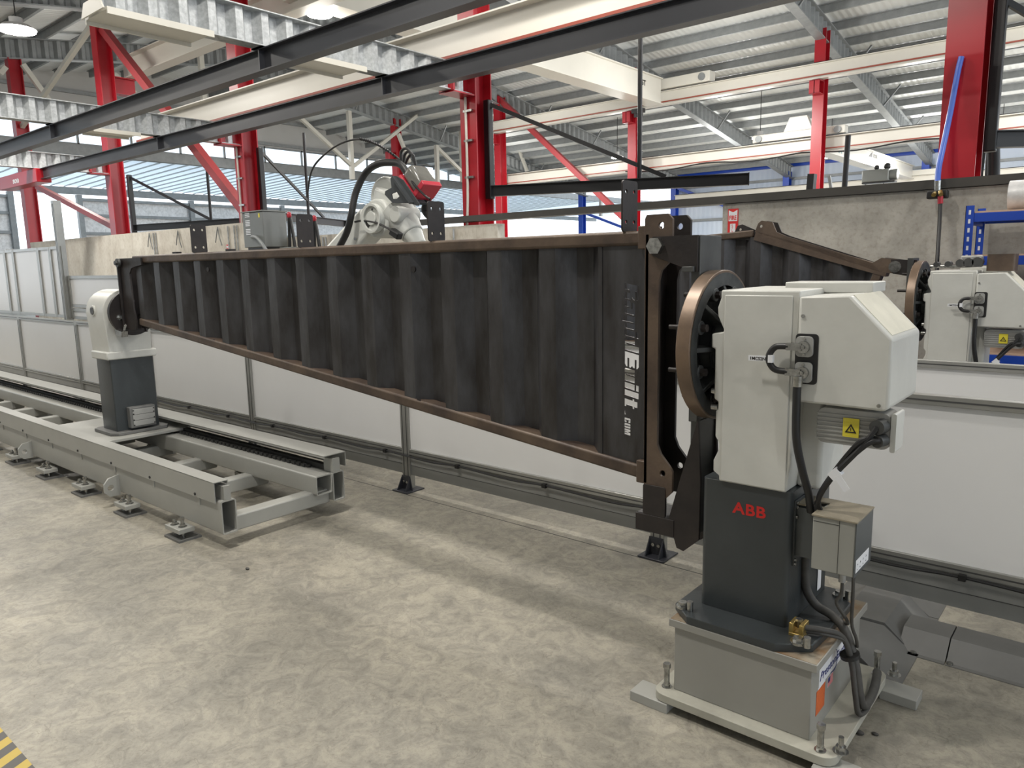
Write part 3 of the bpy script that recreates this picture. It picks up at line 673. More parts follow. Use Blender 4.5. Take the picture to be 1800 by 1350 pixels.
# ------------------------------------------------------------------ high bay lamps
def lampthing(p, s, label, zt, power):
    zt = zr(p.y) + .79 if p.y < 37 else zt
    t = thing('highbay_lamp', label, 'lamp', (p.x, p.y, p.z), 'high bay lamps')
    MB().cyl(p + V3((0, 0, .04)), p + V3((0, 0, .12)), s, s * .7, n=24).cyl(p + V3((0, 0, .12)), p + V3((0, 0, .26)), s * .35, n=12).build('housing', 'lampbody', t)
    MB().cyl(p, p + V3((0, 0, .04)), s * .94, n=24).build('lens', 'lamplens', t)
    MB().cyl(p + V3((0, 0, .2)), V3((p.x, p.y, zt)), .012, n=6).build('cord', 'rubber', t)
    l = lamp(p.x, p.y, p.z - .03, power, s * 1.8); l.parent = t; l.location = (0, 0, -.03)
lampthing(at_z(30, 55, 6.6), .36, 'bright high bay lamp at the top left corner', 7.9, 300)
lampthing(at_z(562, 27, 6.6), .26, 'bright high bay lamp at the top behind the charcoal beam', 8.2, 300)
lampthing(at_z(1336, 244, 6.0), .30, 'high bay lamp hanging left of the far crane carriage', 7.2, 300)
lampthing(at_z(1460, 277, 5.6), .30, 'high bay lamp glowing under the far crane left of its logos', 6.6, 250)
lampthing(at_z(1760, 246, 5.7), .30, 'high bay lamp right of the large red column', 6.5, 250)
lampthing(at_z(1085, 278, 6.0), .26, 'small high bay lamp seen beside the black hanger rod', 7.2, 250)

# ================================================================== FOREGROUND
def bolt(name, p, d, parent, r=.014, h=.012, shank=0.0, m='zinc', washer=True):
    return MB().hexa(p, d, r, h, washer, shank).build(name, m, parent)

# ------------------------------------------------------------------ riser under the headstock
def make_riser():
    t = thing('riser_pedestal', 'light grey riser box with logo stickers under the near positioner', 'pedestal', (-.985, 2.68, 0))
    MB().plate(rrect(-1.31, 2.34, -.635, 3.03, .05), [], (0, 0, .04), X_, Y_, .032).build('base_plate', 'riser_dust', t, bevel=.002)
    MB().box(-1.245, 2.40, .072, -.735, 2.96, .335).build('box', 'riser', t, bevel=.003)
    MB().box(-1.262, 2.385, .333, -.715, 2.975, .362).build('top_plate', 'riser', t, bevel=.002)
    MB().box(-1.258, 2.389, .3621, -.719, 2.971, .3632).build('worn_top_surface', 'top_rust', t)
    for x, y, a, b in ((-1.29, 2.385, .16, .10), (-.655, 2.37, .13, .10), (-.60, 2.985, .13, .10), (-1.29, 2.985, .14, .1)):
        MB().box(x - a / 2 - (.03 if x < -1 else -.02), y - b / 2, .0, x + a / 2 - (.03 if x < -1 else -.02), y + b / 2, .038).build('levelling_pad', 'track', t, bevel=.002)
    for x, y in ((-1.275, 2.40), (-.69, 2.375), (-.67, 2.985), (-1.275, 2.985)):
        o = MB().hexa((x, y, .072), Z_, .013, .012).cyl((x, y, .084), (x, y, .15), .011, n=12).cyl((x, y, .15), (x, y, .168), .015, n=6).build('levelling_bolt', 'zinc', t)
        MB().hexa((x + .055, y + .035, .072), Z_, .017, .018).cyl((x + .055, y + .035, .09), (x + .055, y + .035, .125), .009, n=12).build('anchor_bolt', 'zinc', t)
    xf = -.735
    MB().box(xf, 2.475, .232, xf + .0015, 2.80, .302).build('logo_sticker', 'stick', t)
    MB().text('PrestonEastin', (xf + .0016, 2.484, .252), Y_, Z_, .032, .0006, bold=.015, shear=.25, fit=.305).build('lettering', 'navytext', t)
    MB().tube([(xf + .002, 2.60, .232), (xf + .002, 2.645, .226), (xf + .002, 2.67, .25), (xf + .002, 2.665, .29), (xf + .002, 2.64, .305)], .0014, 6).build('logo_arc', 'navytext', t)
    MB().box(xf, 2.456, .135, xf + .0015, 2.545, .225).build('orange_sticker', 'orange', t)
    MB().box(xf, 2.47, .226, xf + .0012, 2.545, .232).build('sticker_edge', 'stick', t)
    fl = MB().box(xf, 2.575, .185, xf + .0015, 2.63, .222).build('flag_sticker', 'stick', t)
    for k in range(6): MB().box(xf + .0015, 2.575, .187 + k * .0062, xf + .002, 2.63, .190 + k * .0062).build('stripe', 'fire', fl)
    MB().box(xf + .002, 2.575, .204, xf + .0024, 2.597, .222).build('canton', 'navytext', fl)
    return t
riser = make_riser()

# ------------------------------------------------------------------ headstock positioner
HX, HY, HZ = -1.235, 2.69, 1.375          # centre of the faceplate's ring
def make_headstock(label):
    t = thing('headstock_positioner', label, 'positioner', (-1.03, 2.72, .363))
    oct_ = [(-1.275, 2.46), (-1.19, 2.385), (-.86, 2.385), (-.755, 2.46), (-.745, 2.62), (-.745, 2.86), (-.83, 2.96), (-1.19, 2.96), (-1.275, 2.88)]
    MB().plate(oct_, [], (0, 0, .363), X_, Y_, .03).build('foot_flange', 'column', t, bevel=.004)
    MB().plate(rrect(-1.20, 2.515, -.868, 2.955, .022), [], (0, 0, .393), X_, Y_, .502).build('column', 'column', t, bevel=.006)
    for x, y in ((-1.235, 2.445), (-.80, 2.90), (-1.23, 2.90), (-.80, 2.44)):
        MB().cyl((x, y, .393), (x, y, .398), .026).hexa((x, y, .398), Z_, .017, .014).cyl((x + .035, y - .012, .393), (x + .035, y - .012, .43), .012, n=12).build('flange_bolt', 'zinc', t)
    # casting: front profile in x/z, with a flared bearing housing
    prof = [(-1.132, .895), (-.885, .895), (-.872, 1.00), (-.866, 1.30), (-.862, 1.592), (-1.140, 1.592), (-1.140, 1.565), (-1.152, 1.53), (-1.150, 1.50), (-1.128, 1.455),
            (-1.128, 1.443), (-1.172, 1.436), (-1.172, 1.385), (-1.158, 1.382), (-1.158, 1.20), (-1.142, 1.19), (-1.142, 1.165), (-1.150, 1.155), (-1.150, 1.06), (-1.135, 1.04), (-1.135, 1.015), (-1.155, .97), (-1.155, .93), (-1.132, .915)]
    h = MB().plate(prof, [], (0, 2.505, 0), X_, Z_, -.40).build('gearbox_casting', 'cast', t, bevel=.012, seg=3)
    MB().box(-1.124, 2.500, .90, -.885, 2.507, 1.575).build('casting_rib', 'cast', t, bevel=.003)
    MB().cyl((-1.20, HY, HZ), (-1.10, HY, HZ), .13, n=40).cyl((-1.215, HY, HZ), (-1.17, HY, HZ), .12, n=40).build('bearing_nose', 'castiron', t, bevel=.006)
    MB().box(-1.0, 2.74, 1.575, -.70, 2.90, 1.612).build('top_flange', 'cast', t, bevel=.004)
    MB().box(-.885, 2.60, .895, -.80, 2.86, 1.30).build('rear_casting', 'cast', t, bevel=.015)
    for z in (1.40, 1.165, 1.225):
        MB().cyl((-1.175, 2.53, z), (-1.15, 2.53, z), .013, n=12).build('casting_bolt', 'zinc', t)
    # motor cover with the chamfered corner
    cp = [(-.862, 1.222), (-.585, 1.218), (-.572, 1.23), (-.572, 1.445), (-.700, 1.578), (-.862, 1.572)]
    MB().plate(cp, [], (0, 2.490, 0), X_, Z_, -.365).build('motor_cover', 'cast', t, bevel=.018, seg=3)
    # dust that settled on the sloping top of the cover
    a = V3((-.706, 2.51, 1.5855)); b = V3((-.575, 2.51, 1.449))
    d = (b - a).normalized(); nrm = d.cross(Y_); nrm = nrm if nrm.z > 0 else -nrm
    MB().ob((a + b) / 2 + V3((0, .165, 0)) - nrm * .0012, d, Y_, nrm, (b - a).length * .9, .31, .004).build('dusty_slope', 'dusty', t)
    for x, z in ((-.845, 1.51), (-.60, 1.236)):
        MB().cyl((x, 2.489, z), (x, 2.484, z), .006, n=10).build('cover_screw', 'zinc', t)
    # motor
    mm = MB().plate(rrect(-.80, 1.085, -.572, 1.205, .025), [], (0, 2.535, 0), X_, Z_, -.10)
    mo = mm.build('motor', 'motor', t, bevel=.004)
    ff = MB()
    for k in range(7): ff.box(-.80, 2.531, 1.098 + k * .014, -.60, 2.537, 1.103 + k * .014)
    ff.build('fins', 'motor', mo)
    MB().plate(rrect(-.572, 1.080, -.556, 1.206, .006), [], (0, 2.532, 0), X_, Z_, -.10).build('end_cap', 'cast', mo, bevel=.004)
    ws = MB().box(-.715, 2.5285, 1.115, -.665, 2.5305, 1.178).build('warning_sticker', 'yellow', mo)
    MB().plate([(-.708, 1.130), (-.672, 1.130), (-.690, 1.160)], [[(-.701, 1.134), (-.679, 1.134), (-.690, 1.152)]], (0, 2.528, 0), X_, Z_, .001).build('warning_triangle', 'black', ws)
    MB().cyl((-.690, 2.5275, 1.137), (-.690, 2.5275, 1.146), .0012, n=6).build('warning_mark', 'black', ws)
    MB().cyl((-.595, 2.53, 1.165), (-.603, 2.49, 1.165), .024).cyl((-.59, 2.53, 1.12), (-.60, 2.49, 1.12), .02).build('motor_connector', 'greysteel', mo)
    # connector plate
    MB().plate(rrect(-.866, 1.285, -.792, 1.452, .012), [], (0, 2.4915, 0), X_, Z_, .004).build('connector_plate', 'rubber', t)
    for z in (1.41, 1.325):
        c = MB().plate(rrect(-.862, z - .034, -.806, z + .034, .014), [], (0, 2.487, 0), X_, Z_, .010).build('connector', 'motor', t, bevel=.002)
        MB().cyl((-.834, 2.478, z), (-.834, 2.462, z), .020).cyl((-.834, 2.462, z), (-.834, 2.456, z), .007, n=10).ob((-.862, 2.466, z), X_, Y_, Z_, .05, .02, .024).build('plug', 'zinc', c)
        MB().cyl((-.834, 2.476, z + .026), (-.834, 2.473, z + .026), .005, n=8).cyl((-.834, 2.476, z - .026), (-.834, 2.473, z - .026), .005, n=8).build('screws', 'zinc', c)
    MB().tube([(-.88, 2.466, 1.41), (-.925, 2.465, 1.405), (-.945, 2.462, 1.368), (-.925, 2.462, 1.332), (-.88, 2.466, 1.325)], .011, 10).build('loop_cable', 'rubber', t)
    tg = MB().ob((-.975, 2.456, 1.365), (1, 0, .02), Y_, (-.02, 0, 1), .075, .002, .019).ob((-.934, 2.455, 1.366), X_, Y_, Z_, .016, .016, .025).build('cable_tag', 'stick', t)
    MB().text('1MCS2N034', (-1.008, 2.4545, 1.359), X_, Z_, .011, .0006, bold=.015).build('lettering', 'black', tg)
    MB().tube([(-.845, 2.46, 1.30), (-.846, 2.462, 1.24), (-.844, 2.47, 1.10), (-.828, 2.50, .98), (-.815, 2.53, .90), (-.812, 2.55, .83)], .0135, 10).build('power_cable', 'rubber', t)
    MB().cyl((-.845, 2.46, 1.315), (-.846, 2.462, 1.28), .017).build('cable_gland', 'zinc', t)
    for k, (dx, dz) in enumerate(((0, 0), (.012, .008), (-.006, .016))):
        MB().tube([(-.603 + dx, 2.49, 1.165 - .04 * (k > 0)), (-.640 + dx, 2.475, 1.10 + dz), (-.725, 2.48 + .01 * k, .985 + dz), (-.778, 2.52, .89 + dz * .4), (-.79 + .008 * k, 2.55, .83)], .0085, 8).build('motor_cable', 'rubber', t)
    MB().ob((-.715, 2.478, 1.0), (.7, 0, .75), Y_, (-.75, 0, .7), .035, .03, .03).ob((-.690, 2.463, .975), (.6, 0, -.8), Y_, (.8, 0, .6), .055, .002, .022).build('cable_marker', 'stick', t)
    # service box and its backing panel
    MB().box(-.869, 2.545, .62, -.862, 2.80, .86).build('backing_panel', 'column', t, bevel=.001)
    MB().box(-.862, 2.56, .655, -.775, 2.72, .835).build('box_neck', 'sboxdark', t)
    sb = MB().box(-.782, 2.482, .655, -.645, 2.672, .842).build('service_box', 'sbox', t, bevel=.003)
    MB().plate([(-.785, 2.476), (-.640, 2.476), (-.640, 2.678), (-.865, 2.678), (-.865, 2.56), (-.785, 2.56)], [[(-.835, 2.575), (-.77, 2.575), (-.77, 2.625), (-.835, 2.625)]], (0, 0, .843), X_, Y_, .005).build('lid', 'dustytop', sb)
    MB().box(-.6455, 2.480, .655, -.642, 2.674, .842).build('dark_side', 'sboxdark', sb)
    MB().box(-.6425, 2.492, .668, -.641, 2.64, .712).build('terminal_sticker', 'stick', sb)
    tx = MB()
    for k in range(4): tx.text(':-', (-.6409, 2.505 + .033 * k, .690), Y_, Z_, .012, .0004, bold=.02).text('=', (-.6409, 2.505 + .033 * k, .673), Y_, Z_, .008, .0004, bold=.02)
    tx.build('lettering', 'black', sb)
    MB().box(-.6965, 2.4805, .657, -.6955, 2.4822, .842).box(-.78, 2.4805, .824, -.696, 2.4822, .8252).build('seam', 'black', sb)
    MB().box(-.866, 2.835, .42, -.8645, 2.875, .60).build('rating_sticker', 'stick', t)
    for z in (.85, .835, .80, .64, .625): MB().cyl((-.862, 2.56 if z > .82 else 2.555, z), (-.856, 2.56 if z > .82 else 2.555, z), .006, n=8).build('panel_screw', 'zinc', t)
    MB().text('ABB', (-1.080, 2.5145, .784), X_, Z_, .042, .0008, bold=.028, space=1.08, fit=.125).build('lettering', 'redtext', t)
    # faceplate: heavy ring, hub and ribs
    ri = .285
    MB().lathe([(ri - .045, 0), (ri, 0), (ri, .052), (ri - .012, .056), (ri - .045, .056)], (HX - .03, HY, HZ), X_, 64)
    ring = MB(); n = 64
    pr = [(ri - .05, -.028), (ri, -.028), (ri, .026), (ri - .05, .026)]
    vs = [];
    for r, hh in pr:
        for i in range(n): a = 2 * PI * i / n; vs.append((HX + hh, HY + r * math.cos(a), HZ + r * math.sin(a)))
    fs = [(k * n + i, k * n + (i + 1) % n, ((k + 1) % 4) * n + (i + 1) % n, ((k + 1) % 4) * n + i) for k in range(4) for i in range(n)]
    fp = ring.add(vs, fs).build('faceplate', 'disc_rim', t, bevel=.003)
    vs = []; pr = [(ri - .052, -.026), (ri - .008, .027), (ri - .05, .029), (ri - .052, .0)]
    MB().lathe([(ri - .045, -.025), (ri - .045, -.018)], (HX, HY, HZ), X_, 48).build('back_disc', 'castiron', fp)
    rf = MB(); pr = [(ri - .058, .022), (ri - .010, .022), (ri - .010, .0275), (ri - .058, .0275)]; vs = []
    for r, hh in pr:
        for i in range(n): a = 2 * PI * i / n; vs.append((HX + hh, HY + r * math.cos(a), HZ + r * math.sin(a)))
    rf.add(vs, fs).build('rim_face', 'castiron', fp)
    for k in range(8):
        a = PI / 4 * k + PI / 8 + PI / 8; c, s_ = math.cos(a), math.sin(a)
        rd = V3((0, c, s_)); tg_ = V3((0, -s_, c)); o = V3((HX, HY, HZ))
        p0 = o + rd * .115; p1 = o + rd * (ri - .05)
        q = MB(); w_ = .009
        q.add([p0 - tg_ * w_ + X_ * -.02, p0 + tg_ * w_ + X_ * -.02, p1 + tg_ * w_ + X_ * -.02, p1 - tg_ * w_ + X_ * -.02,
               p0 - tg_ * w_ + X_ * .075, p0 + tg_ * w_ + X_ * .075, p1 + tg_ * w_ + X_ * .02, p1 - tg_ * w_ + X_ * .02],
              [(0, 1, 2, 3), (7, 6, 5, 4), (0, 4, 5, 1), (1, 5, 6, 2), (2, 6, 7, 3), (3, 7, 4, 0)])
        q.build('rib', 'castiron', fp, bevel=.003)
        a2 = a + PI / 8; rd2 = V3((0, math.cos(a2), math.sin(a2))); p = o + rd2 * (ri - .075)
        MB().cyl(p + X_ * -.02, p + X_ * .03, .026, n=20).build('bolt_boss', 'castiron', fp, bevel=.003)
        MB().cyl(p + X_ * .03, p + X_ * .05, .015, n=6).cyl(p + X_ * -.10, p + X_ * -.02, .009, n=12).build('bolt', 'darksteel', fp)
    MB().cyl((HX - .02, HY, HZ), (HX + .07, HY, HZ), .12, .105, n=40).build('hub', 'castiron', fp, bevel=.004)
    return t
hs1 = make_headstock('near white headstock positioner on a slate column with red lettering and a ribbed faceplate')
hs2 = copy_tree(hs1); hs2.location = hs1.location + V3((.02, 3.27, 0)); hs2['label'] = 'farther white headstock positioner behind the fence at the right, brown tube on its cover'
# its own column stands on a copy of the riser
r2 = copy_tree(riser); r2.location = riser.location + V3((.02, 3.27, 0)); r2['label'] = 'riser box of the farther positioner, hidden behind the fence at the right'
t = thing('steel_tube', 'short brown steel tube standing on the farther positioner', 'tube', (-.70, 5.90, 1.583))
MB().plate(rrect(-.80, 5.80, -.64, 5.96, .02), [rrect(-.79, 5.81, -.65, 5.95, .015)], (0, 0, 1.586), X_, Y_, .11).build('tube', 'rust', t)
t = thing('hydraulic_fittings', 'row of grey pipe fittings lying on top of the farther positioner', 'fittings', (-.98, 5.85, 1.61))
MB().tube([(-1.13, 5.82, 1.622), (-1.0, 5.82, 1.622), (-.86, 5.84, 1.625)], .013, 10).build('pipe', 'zinc', t)
for x, r in ((-1.09, .018), (-1.02, .02), (-.95, .026), (-.90, .03), (-.85, .032)):
    MB().cyl((x, 5.79, 1.615 + r), (x, 5.86, 1.615 + r), r, n=14).build('fitting', 'greysteel', t)
MB().box(-.96, 5.86, 1.612, -.83, 5.9, 1.69).build('valve_body', 'motor', t, bevel=.01)

# cables at the foot of the riser
t = thing('cable_loop', 'thick dusty black cable looping down from the near column over the riser edge', 'cable', (-.70, 2.75, .0))
MB().tube([(-.86, 2.66, .62), (-.855, 2.67, .50), (-.82, 2.68, .435), (-.76, 2.68, .41), (-.705, 2.66, .37), (-.665, 2.645, .27), (-.645, 2.64, .17), (-.635, 2.66, .115), (-.63, 2.72, .105), (-.64, 2.84, .10), (-.66, 2.95, .10)], .016, 12).build('thick_cable', 'greycable', t)
MB().tube([(-.80, 2.50, .425), (-.75, 2.53, .42), (-.70, 2.60, .38), (-.672, 2.625, .28), (-.652, 2.62, .17), (-.640, 2.63, .095), (-.63, 2.70, .085), (-.65, 2.84, .08)], .010, 10).build('earth_cable', 'greycable', t)
MB().tube([(-.80, 2.515, .405), (-.74, 2.545, .40), (-.69, 2.61, .36), (-.665, 2.63, .26), (-.645, 2.645, .17)], .008, 8).build('second_earth_cable', 'greycable', t)
MB().cyl((-.682, 2.632, .31), (-.679, 2.634, .297), .034, n=16).build('cable_tie', 'rubber', t)
t = thing('earth_clamp', 'brass coloured earth clamp on the flange corner of the near positioner', 'clamp', (-.82, 2.50, .393))
MB().box(-.845, 2.475, .393, -.795, 2.535, .405).box(-.845, 2.475, .405, -.83, 2.535, .44).box(-.81, 2.475, .405, -.795, 2.535, .44).build('clamp_body', 'brass', t, bevel=.002)
MB().cyl((-.82, 2.505, .42), (-.82, 2.505, .45), .012, n=6).build('clamp_screw', 'zinc', t)
for k, (pts, r) in enumerate([([(-.70, 2.56, .655), (-.70, 2.56, .56), (-.715, 2.56, .52), (-.69, 2.60, .45), (-.705, 2.66, .405), (-.76, 2.70, .40)], .006),
                              ([(-.668, 2.57, .655), (-.668, 2.58, .55), (-.672, 2.60, .44), (-.66, 2.62, .38), (-.665, 2.66, .33)], .006)]):
    t = thing('thin_cable', ('thin grey cable with a gland dropping from the service box' if k == 0 else 'thin grey cable dropping from the outer corner of the service box'), 'cable', V3(pts[-1]))
    MB().tube(pts, r, 8).build('sheath', 'greycable', t)
    if k == 0: MB().cyl((-.70, 2.56, .657), (-.70, 2.56, .60), .012, n=12).build('gland', 'motor', t)

# ------------------------------------------------------------------ fixture bracket bolted to the faceplate
def make_fixture(label, y0=0):
    t = thing('fixture_bracket', label, 'bracket', (-1.30, 2.69, .55))
    MB().box(-1.305, 2.60, 1.08, -1.268, 2.78, 1.79).box(-1.305, 2.62, .62, -1.268, 2.76, 1.09).build('back_plate', 'greysteel', t, bevel=.003)
    for y in (2.592, 2.76):
        MB().plate([(-1.485, 1.765), (-1.465, 1.79), (-1.275, 1.79), (-1.275, 1.655), (-1.30, 1.655), (-1.345, 1.675), (-1.46, 1.715), (-1.485, 1.74)], [], (0, y, 0), X_, Z_, -.016).build('ear_plate', 'darksteel', t, bevel=.001)
    MB().plate([(-1.335, 1.70), (-1.27, 1.70), (-1.27, 1.50), (-1.295, 1.50)], [], (0, 2.64, 0), X_, Z_, -.012).build('gusset', 'darksteel', t)
    MB().box(-1.33, 2.575, 1.655, -1.285, 2.60, 1.675).build('stop_block', 'greysteel', t, bevel=.002)
    MB().hexa((-1.445, 2.592, 1.755), -Y_, .034, .026, False).build('pivot_bolt', 'zinc', t)
    # lower arm
    for y in (2.60, 2.755):
        q = [at_y(*p_, 2.60) for p_ in ((1227, 735), (1171, 925), (1184, 945), (1189, 963), (1201, 969), (1228, 950), (1231, 850))]
        MB().plate([(float(p_.x), float(p_.z)) for p_ in q], [], (0, y, 0), X_, Z_, -.014).build('arm_side', 'darksteel', t, bevel=.001)
    MB().bar((-1.365, 2.68, .60), (-1.285, 2.68, .92), .14, .012, up=(1, 0, 0)).build('arm_web', 'darksteel', t)
    MB().box(-1.535, 2.60, .655, -1.36, 2.77, .667).box(-1.535, 2.597, .595, -1.36, 2.609, .667).build('shelf', 'darksteel', t, bevel=.001)
    MB().plate(rrect(-1.502, .668, -1.40, .795, .008), [], (0, 2.598, 0), X_, Z_, -.014).build('shelf_stop', 'darksteel', t, bevel=.001)
    return t
fx1 = make_fixture('dark steel fixture bracket bolted between the near faceplate and the beam')

# ------------------------------------------------------------------ the corrugated beam held between the positioners
def make_truss():
    t = thing('corrugated_steel_beam', 'long tapering dark corrugated steel beam with cut out lettering', 'beam', (-3.8, 2.67, .75))
    xL, xR = -6.11, -1.505
    zt = 1.760; zb = lambda x: 1.272 + (x + 6.1) * (.800 - 1.272) / (6.1 - 1.5)
    # chords
    MB().box(xL, 2.625, zt, xR, 2.715, zt + .058).build('top_chord', 'rust', t, bevel=.012)
    MB().bar((xL + .02, 2.67, zb(xL) + .028), (xR, 2.67, zb(xR) + .028), .09, .058).build('bottom_chord', 'rust', t, bevel=.012)
    # web
    x0 = -6.078; pitch = .3095; L_ = pitch * 14 + .02
    MB().corr((x0, 2.67, 0), L_, X_, Y_, .034, pitch, lambda q: zb(x0 + q) + .045, lambda q: zt + .01, flat=-.034, t=.004).build('corrugated_web', 'mill', t)
    # flat end panel with the cut-out name
    xa = x0 + L_ - .002; xb = xR + .01
    n0 = len(C.objects)
    hl = glyph_holes('RapidBuilt', -1.618, 1.612, .510, .068) + glyph_holes('-', -1.618, 1.092, .028, .05, 0) + glyph_holes('COM', -1.618, 1.053, .072, .030, .1, .10)
    MB().plate([(xa, zb(xa) + .045), (xb, zb(xb) + .045), (xb, zt + .01), (xa, zt + .01)], hl, (0, 2.640, 0), X_, Z_, -.004).build('name_panel', 'mill', t)
    # end posts
    for y in (2.602, 2.752):
        pts = [(-1.500, .735), (-1.415, .735), (-1.372, .78), (-1.372, .865), (-1.385, .885), (-1.425, .93), (-1.442, .97), (-1.442, 1.62), (-1.432, 1.66), (-1.40, 1.69), (-1.386, 1.72), (-1.386, 1.855), (-1.405, 1.875), (-1.497, 1.875), (-1.505, 1.86)]
        MB().plate(pts, [circ(-1.433, 1.832, .013), circ(-1.415, .852, .013), circ(-1.39, .80, .006)][:2], (0, y, 0), X_, Z_, -.014).build('end_post', 'rust' if y < 2.7 else 'darksteel', t, bevel=.001)
    MB().box(-1.50, 2.602, .80, -1.488, 2.752, 1.80).build('post_web', 'darksteel', t)
    MB().box(-1.545, 2.615, 1.745, -1.50, 2.735, 1.835).box(-1.545, 2.615, .79, -1.50, 2.735, .885).build('end_lug', 'rust', t, bevel=.004)
    # left end
    for y in (2.610, 2.735):
        MB().plate([(-6.30, 1.235), (-6.12, 1.235), (-6.10, 1.30), (-6.13, 1.40), (-6.14, 1.68), (-6.10, 1.72), (-6.02, 1.735), (-5.92, 1.745), (-5.92, 1.80), (-6.30, 1.80)], [], (0, y, 0), X_, Z_, -.012).build('end_gusset', 'darksteel', t)
    # mounting plates standing on the chord, each with four holes
    for x in (-1.621, -2.737, -3.848, -5.12):
        MB().plate(rrect(2.615, 1.816, 2.728, 2.018 if x > -2 else 2.012, .014), [circ(a, b, .0085) for a in (2.642, 2.702) for b in (1.855, 1.975)], (x, 0, 0), Y_, Z_, .008).build('mounting_plate', 'darksteel', t)
    for x in (-5.45, -4.70): MB().box(x - .03, 2.65, 1.818, x + .03, 2.69, 1.832).build('clip', 'darksteel', t)
    for x, z in ((-4.95, 1.70), (-4.95, 1.20), (-2.87, 1.68), (-2.87, .99)):
        MB().cyl((x, 2.630, z), (x, 2.637, z), .016, n=10).build('spot', 'darksteel', t)
    return t
truss = make_truss()

# ------------------------------------------------------------------ tailstock on the track
def make_tail():
    t = thing('tailstock_positioner', 'far tailstock positioner with cream drum head on a slate column', 'positioner', (-6.60, 2.69, .352))
    MB().plate([(-6.80, 2.50), (-6.76, 2.455), (-6.44, 2.455), (-6.38, 2.50), (-6.38, 2.90), (-6.42, 2.93), (-6.76, 2.93), (-6.80, 2.90)], [], (0, 0, .352), X_, Y_, .025).build('foot_flange', 'tray', t, bevel=.003)
    MB().plate(rrect(-6.725, 2.515, -6.45, 2.87, .012), [], (0, 0, .377), X_, Y_, .603).build('column', 'column', t, bevel=.004)
    MB().box(-6.75, 2.49, .980, -6.43, 2.895, 1.045).build('head_foot', 'cast', t, bevel=.01)
    prof = [(2.52, 1.04), (2.865, 1.04), (2.87, 1.20), (2.88, 1.36)] + [(2.69 + .19 * math.cos(a), 1.362 + .19 * math.sin(a)) for a in [PI * k / 14 for k in range(1, 14)]] + [(2.50, 1.36), (2.512, 1.20)]
    MB().plate(prof, [], (-6.79, 0, 0), Y_, Z_, .34).build('drum_head', 'cast', t, bevel=.02, seg=3)
    MB().cyl((-6.86, 2.69, 1.362), (-6.78, 2.69, 1.362), .15, .175, n=32).build('rear_cap', 'cast', t, bevel=.01)
    MB().cyl((-6.64, 2.495, 1.38), (-6.64, 2.515, 1.38), .045, n=24).build('boss', 'cast', t, bevel=.004)
    MB().cyl((-6.64, 2.488, 1.38), (-6.64, 2.50, 1.38), .03, n=24).build('boss_plug', 'greysteel', t)
    MB().cyl((-6.45, 2.69, 1.362), (-6.37, 2.69, 1.362), .155, n=40).build('bearing', 'castiron', t)
    d = MB().cyl((-6.37, 2.69, 1.362), (-6.335, 2.69, 1.362), .185, n=48).build('faceplate', 'darksteel', t, bevel=.002)
    for y, z in ((2.58, 1.33), (2.69, 1.46), (2.73, 1.34)):
        MB().hexa((-6.335, y, z), X_, .016, .014, True, .02).build('bolt', 'zinc', d)
    bx = MB().box(-6.45, 2.605, .395, -6.385, 2.815, .572).build('access_box', 'tray', t, bevel=.006)
    for k in range(3):
        c = MB().box(-6.386, 2.625, .412 + .048 * k, -6.378, 2.805, .457 + .048 * k).build('cover_strip', 'motor', bx, bevel=.002)
    for z in (.42, .465, .515, .545):
        for y in (2.63, 2.798): MB().cyl((-6.379, y, z), (-6.376, y, z), .006, n=8).build('screw', 'black', bx)
    return t
make_tail()
t = thing('tail_adapter', 'dark steel adapter plate between the tailstock faceplate and the beam', 'bracket', (-6.32, 2.68, 1.2))
MB().box(-6.334, 2.60, 1.20, -6.318, 2.765, 1.795).build('back_plate', 'darksteel', t, bevel=.001)
MB().box(-6.317, 2.59, 1.20, -6.30, 2.605, 1.795).box(-6.317, 2.765, 1.20, -6.30, 2.78, 1.795).build('side_flange', 'darksteel', t, bevel=.001)
MB().cyl((-6.28, 2.598, 1.765), (-6.28, 2.58, 1.765), .035, n=24).hexa((-6.28, 2.582, 1.765), -Y_, .02, .016).build('pivot_bolt', 'greysteel', t)
MB().bar((-6.31, 2.62, 1.27), (-6.26, 2.57, 1.19), .02, .03).bar((-6.33, 2.56, 1.215), (-6.22, 2.56, 1.20), .05, .045).build('latch', 'zinc', t)

# ------------------------------------------------------------------ track
TX0, TX1 = -12.0, -4.15
t = thing('positioner_track', 'long light grey welded track frame that carries the tailstock', 'track', (-8, 2.62, .04))
def rtube(mb, y0, z0, y1, z1, xa, xb, wl=.008):
    return mb.plate(rrect(y0, z0, y1, z1, .014), [rrect(y0 + wl, z0 + wl, y1 - wl, z1 - wl, .008)], (xa, 0, 0), Y_, Z_, xb - xa)
def rt(name, *a, m='track'):
    return rtube(MB(), *a).build(name, m, t, ang=30)
rt('side_beam', 2.162, .10, 2.262, .312, TX0, TX1)
rt('side_beam', 2.980, .10, 3.075, .305, TX0, TX1)
rt('rail_beam', 2.845, .170, 2.974, .305, TX0, TX1)
rt('end_cross_beam', 0, 0, .09, .11, 0, 0.01).hide_render = False
bpy.data.objects.remove(bpy.data.objects['end_cross_beam'])
for k in range(11):
    x = -4.24 - .76 * k
    MB().box(x - .06, 2.262, .085, x + .045, 2.98, .185).build('cross_beam', 'track', t, bevel=.01)
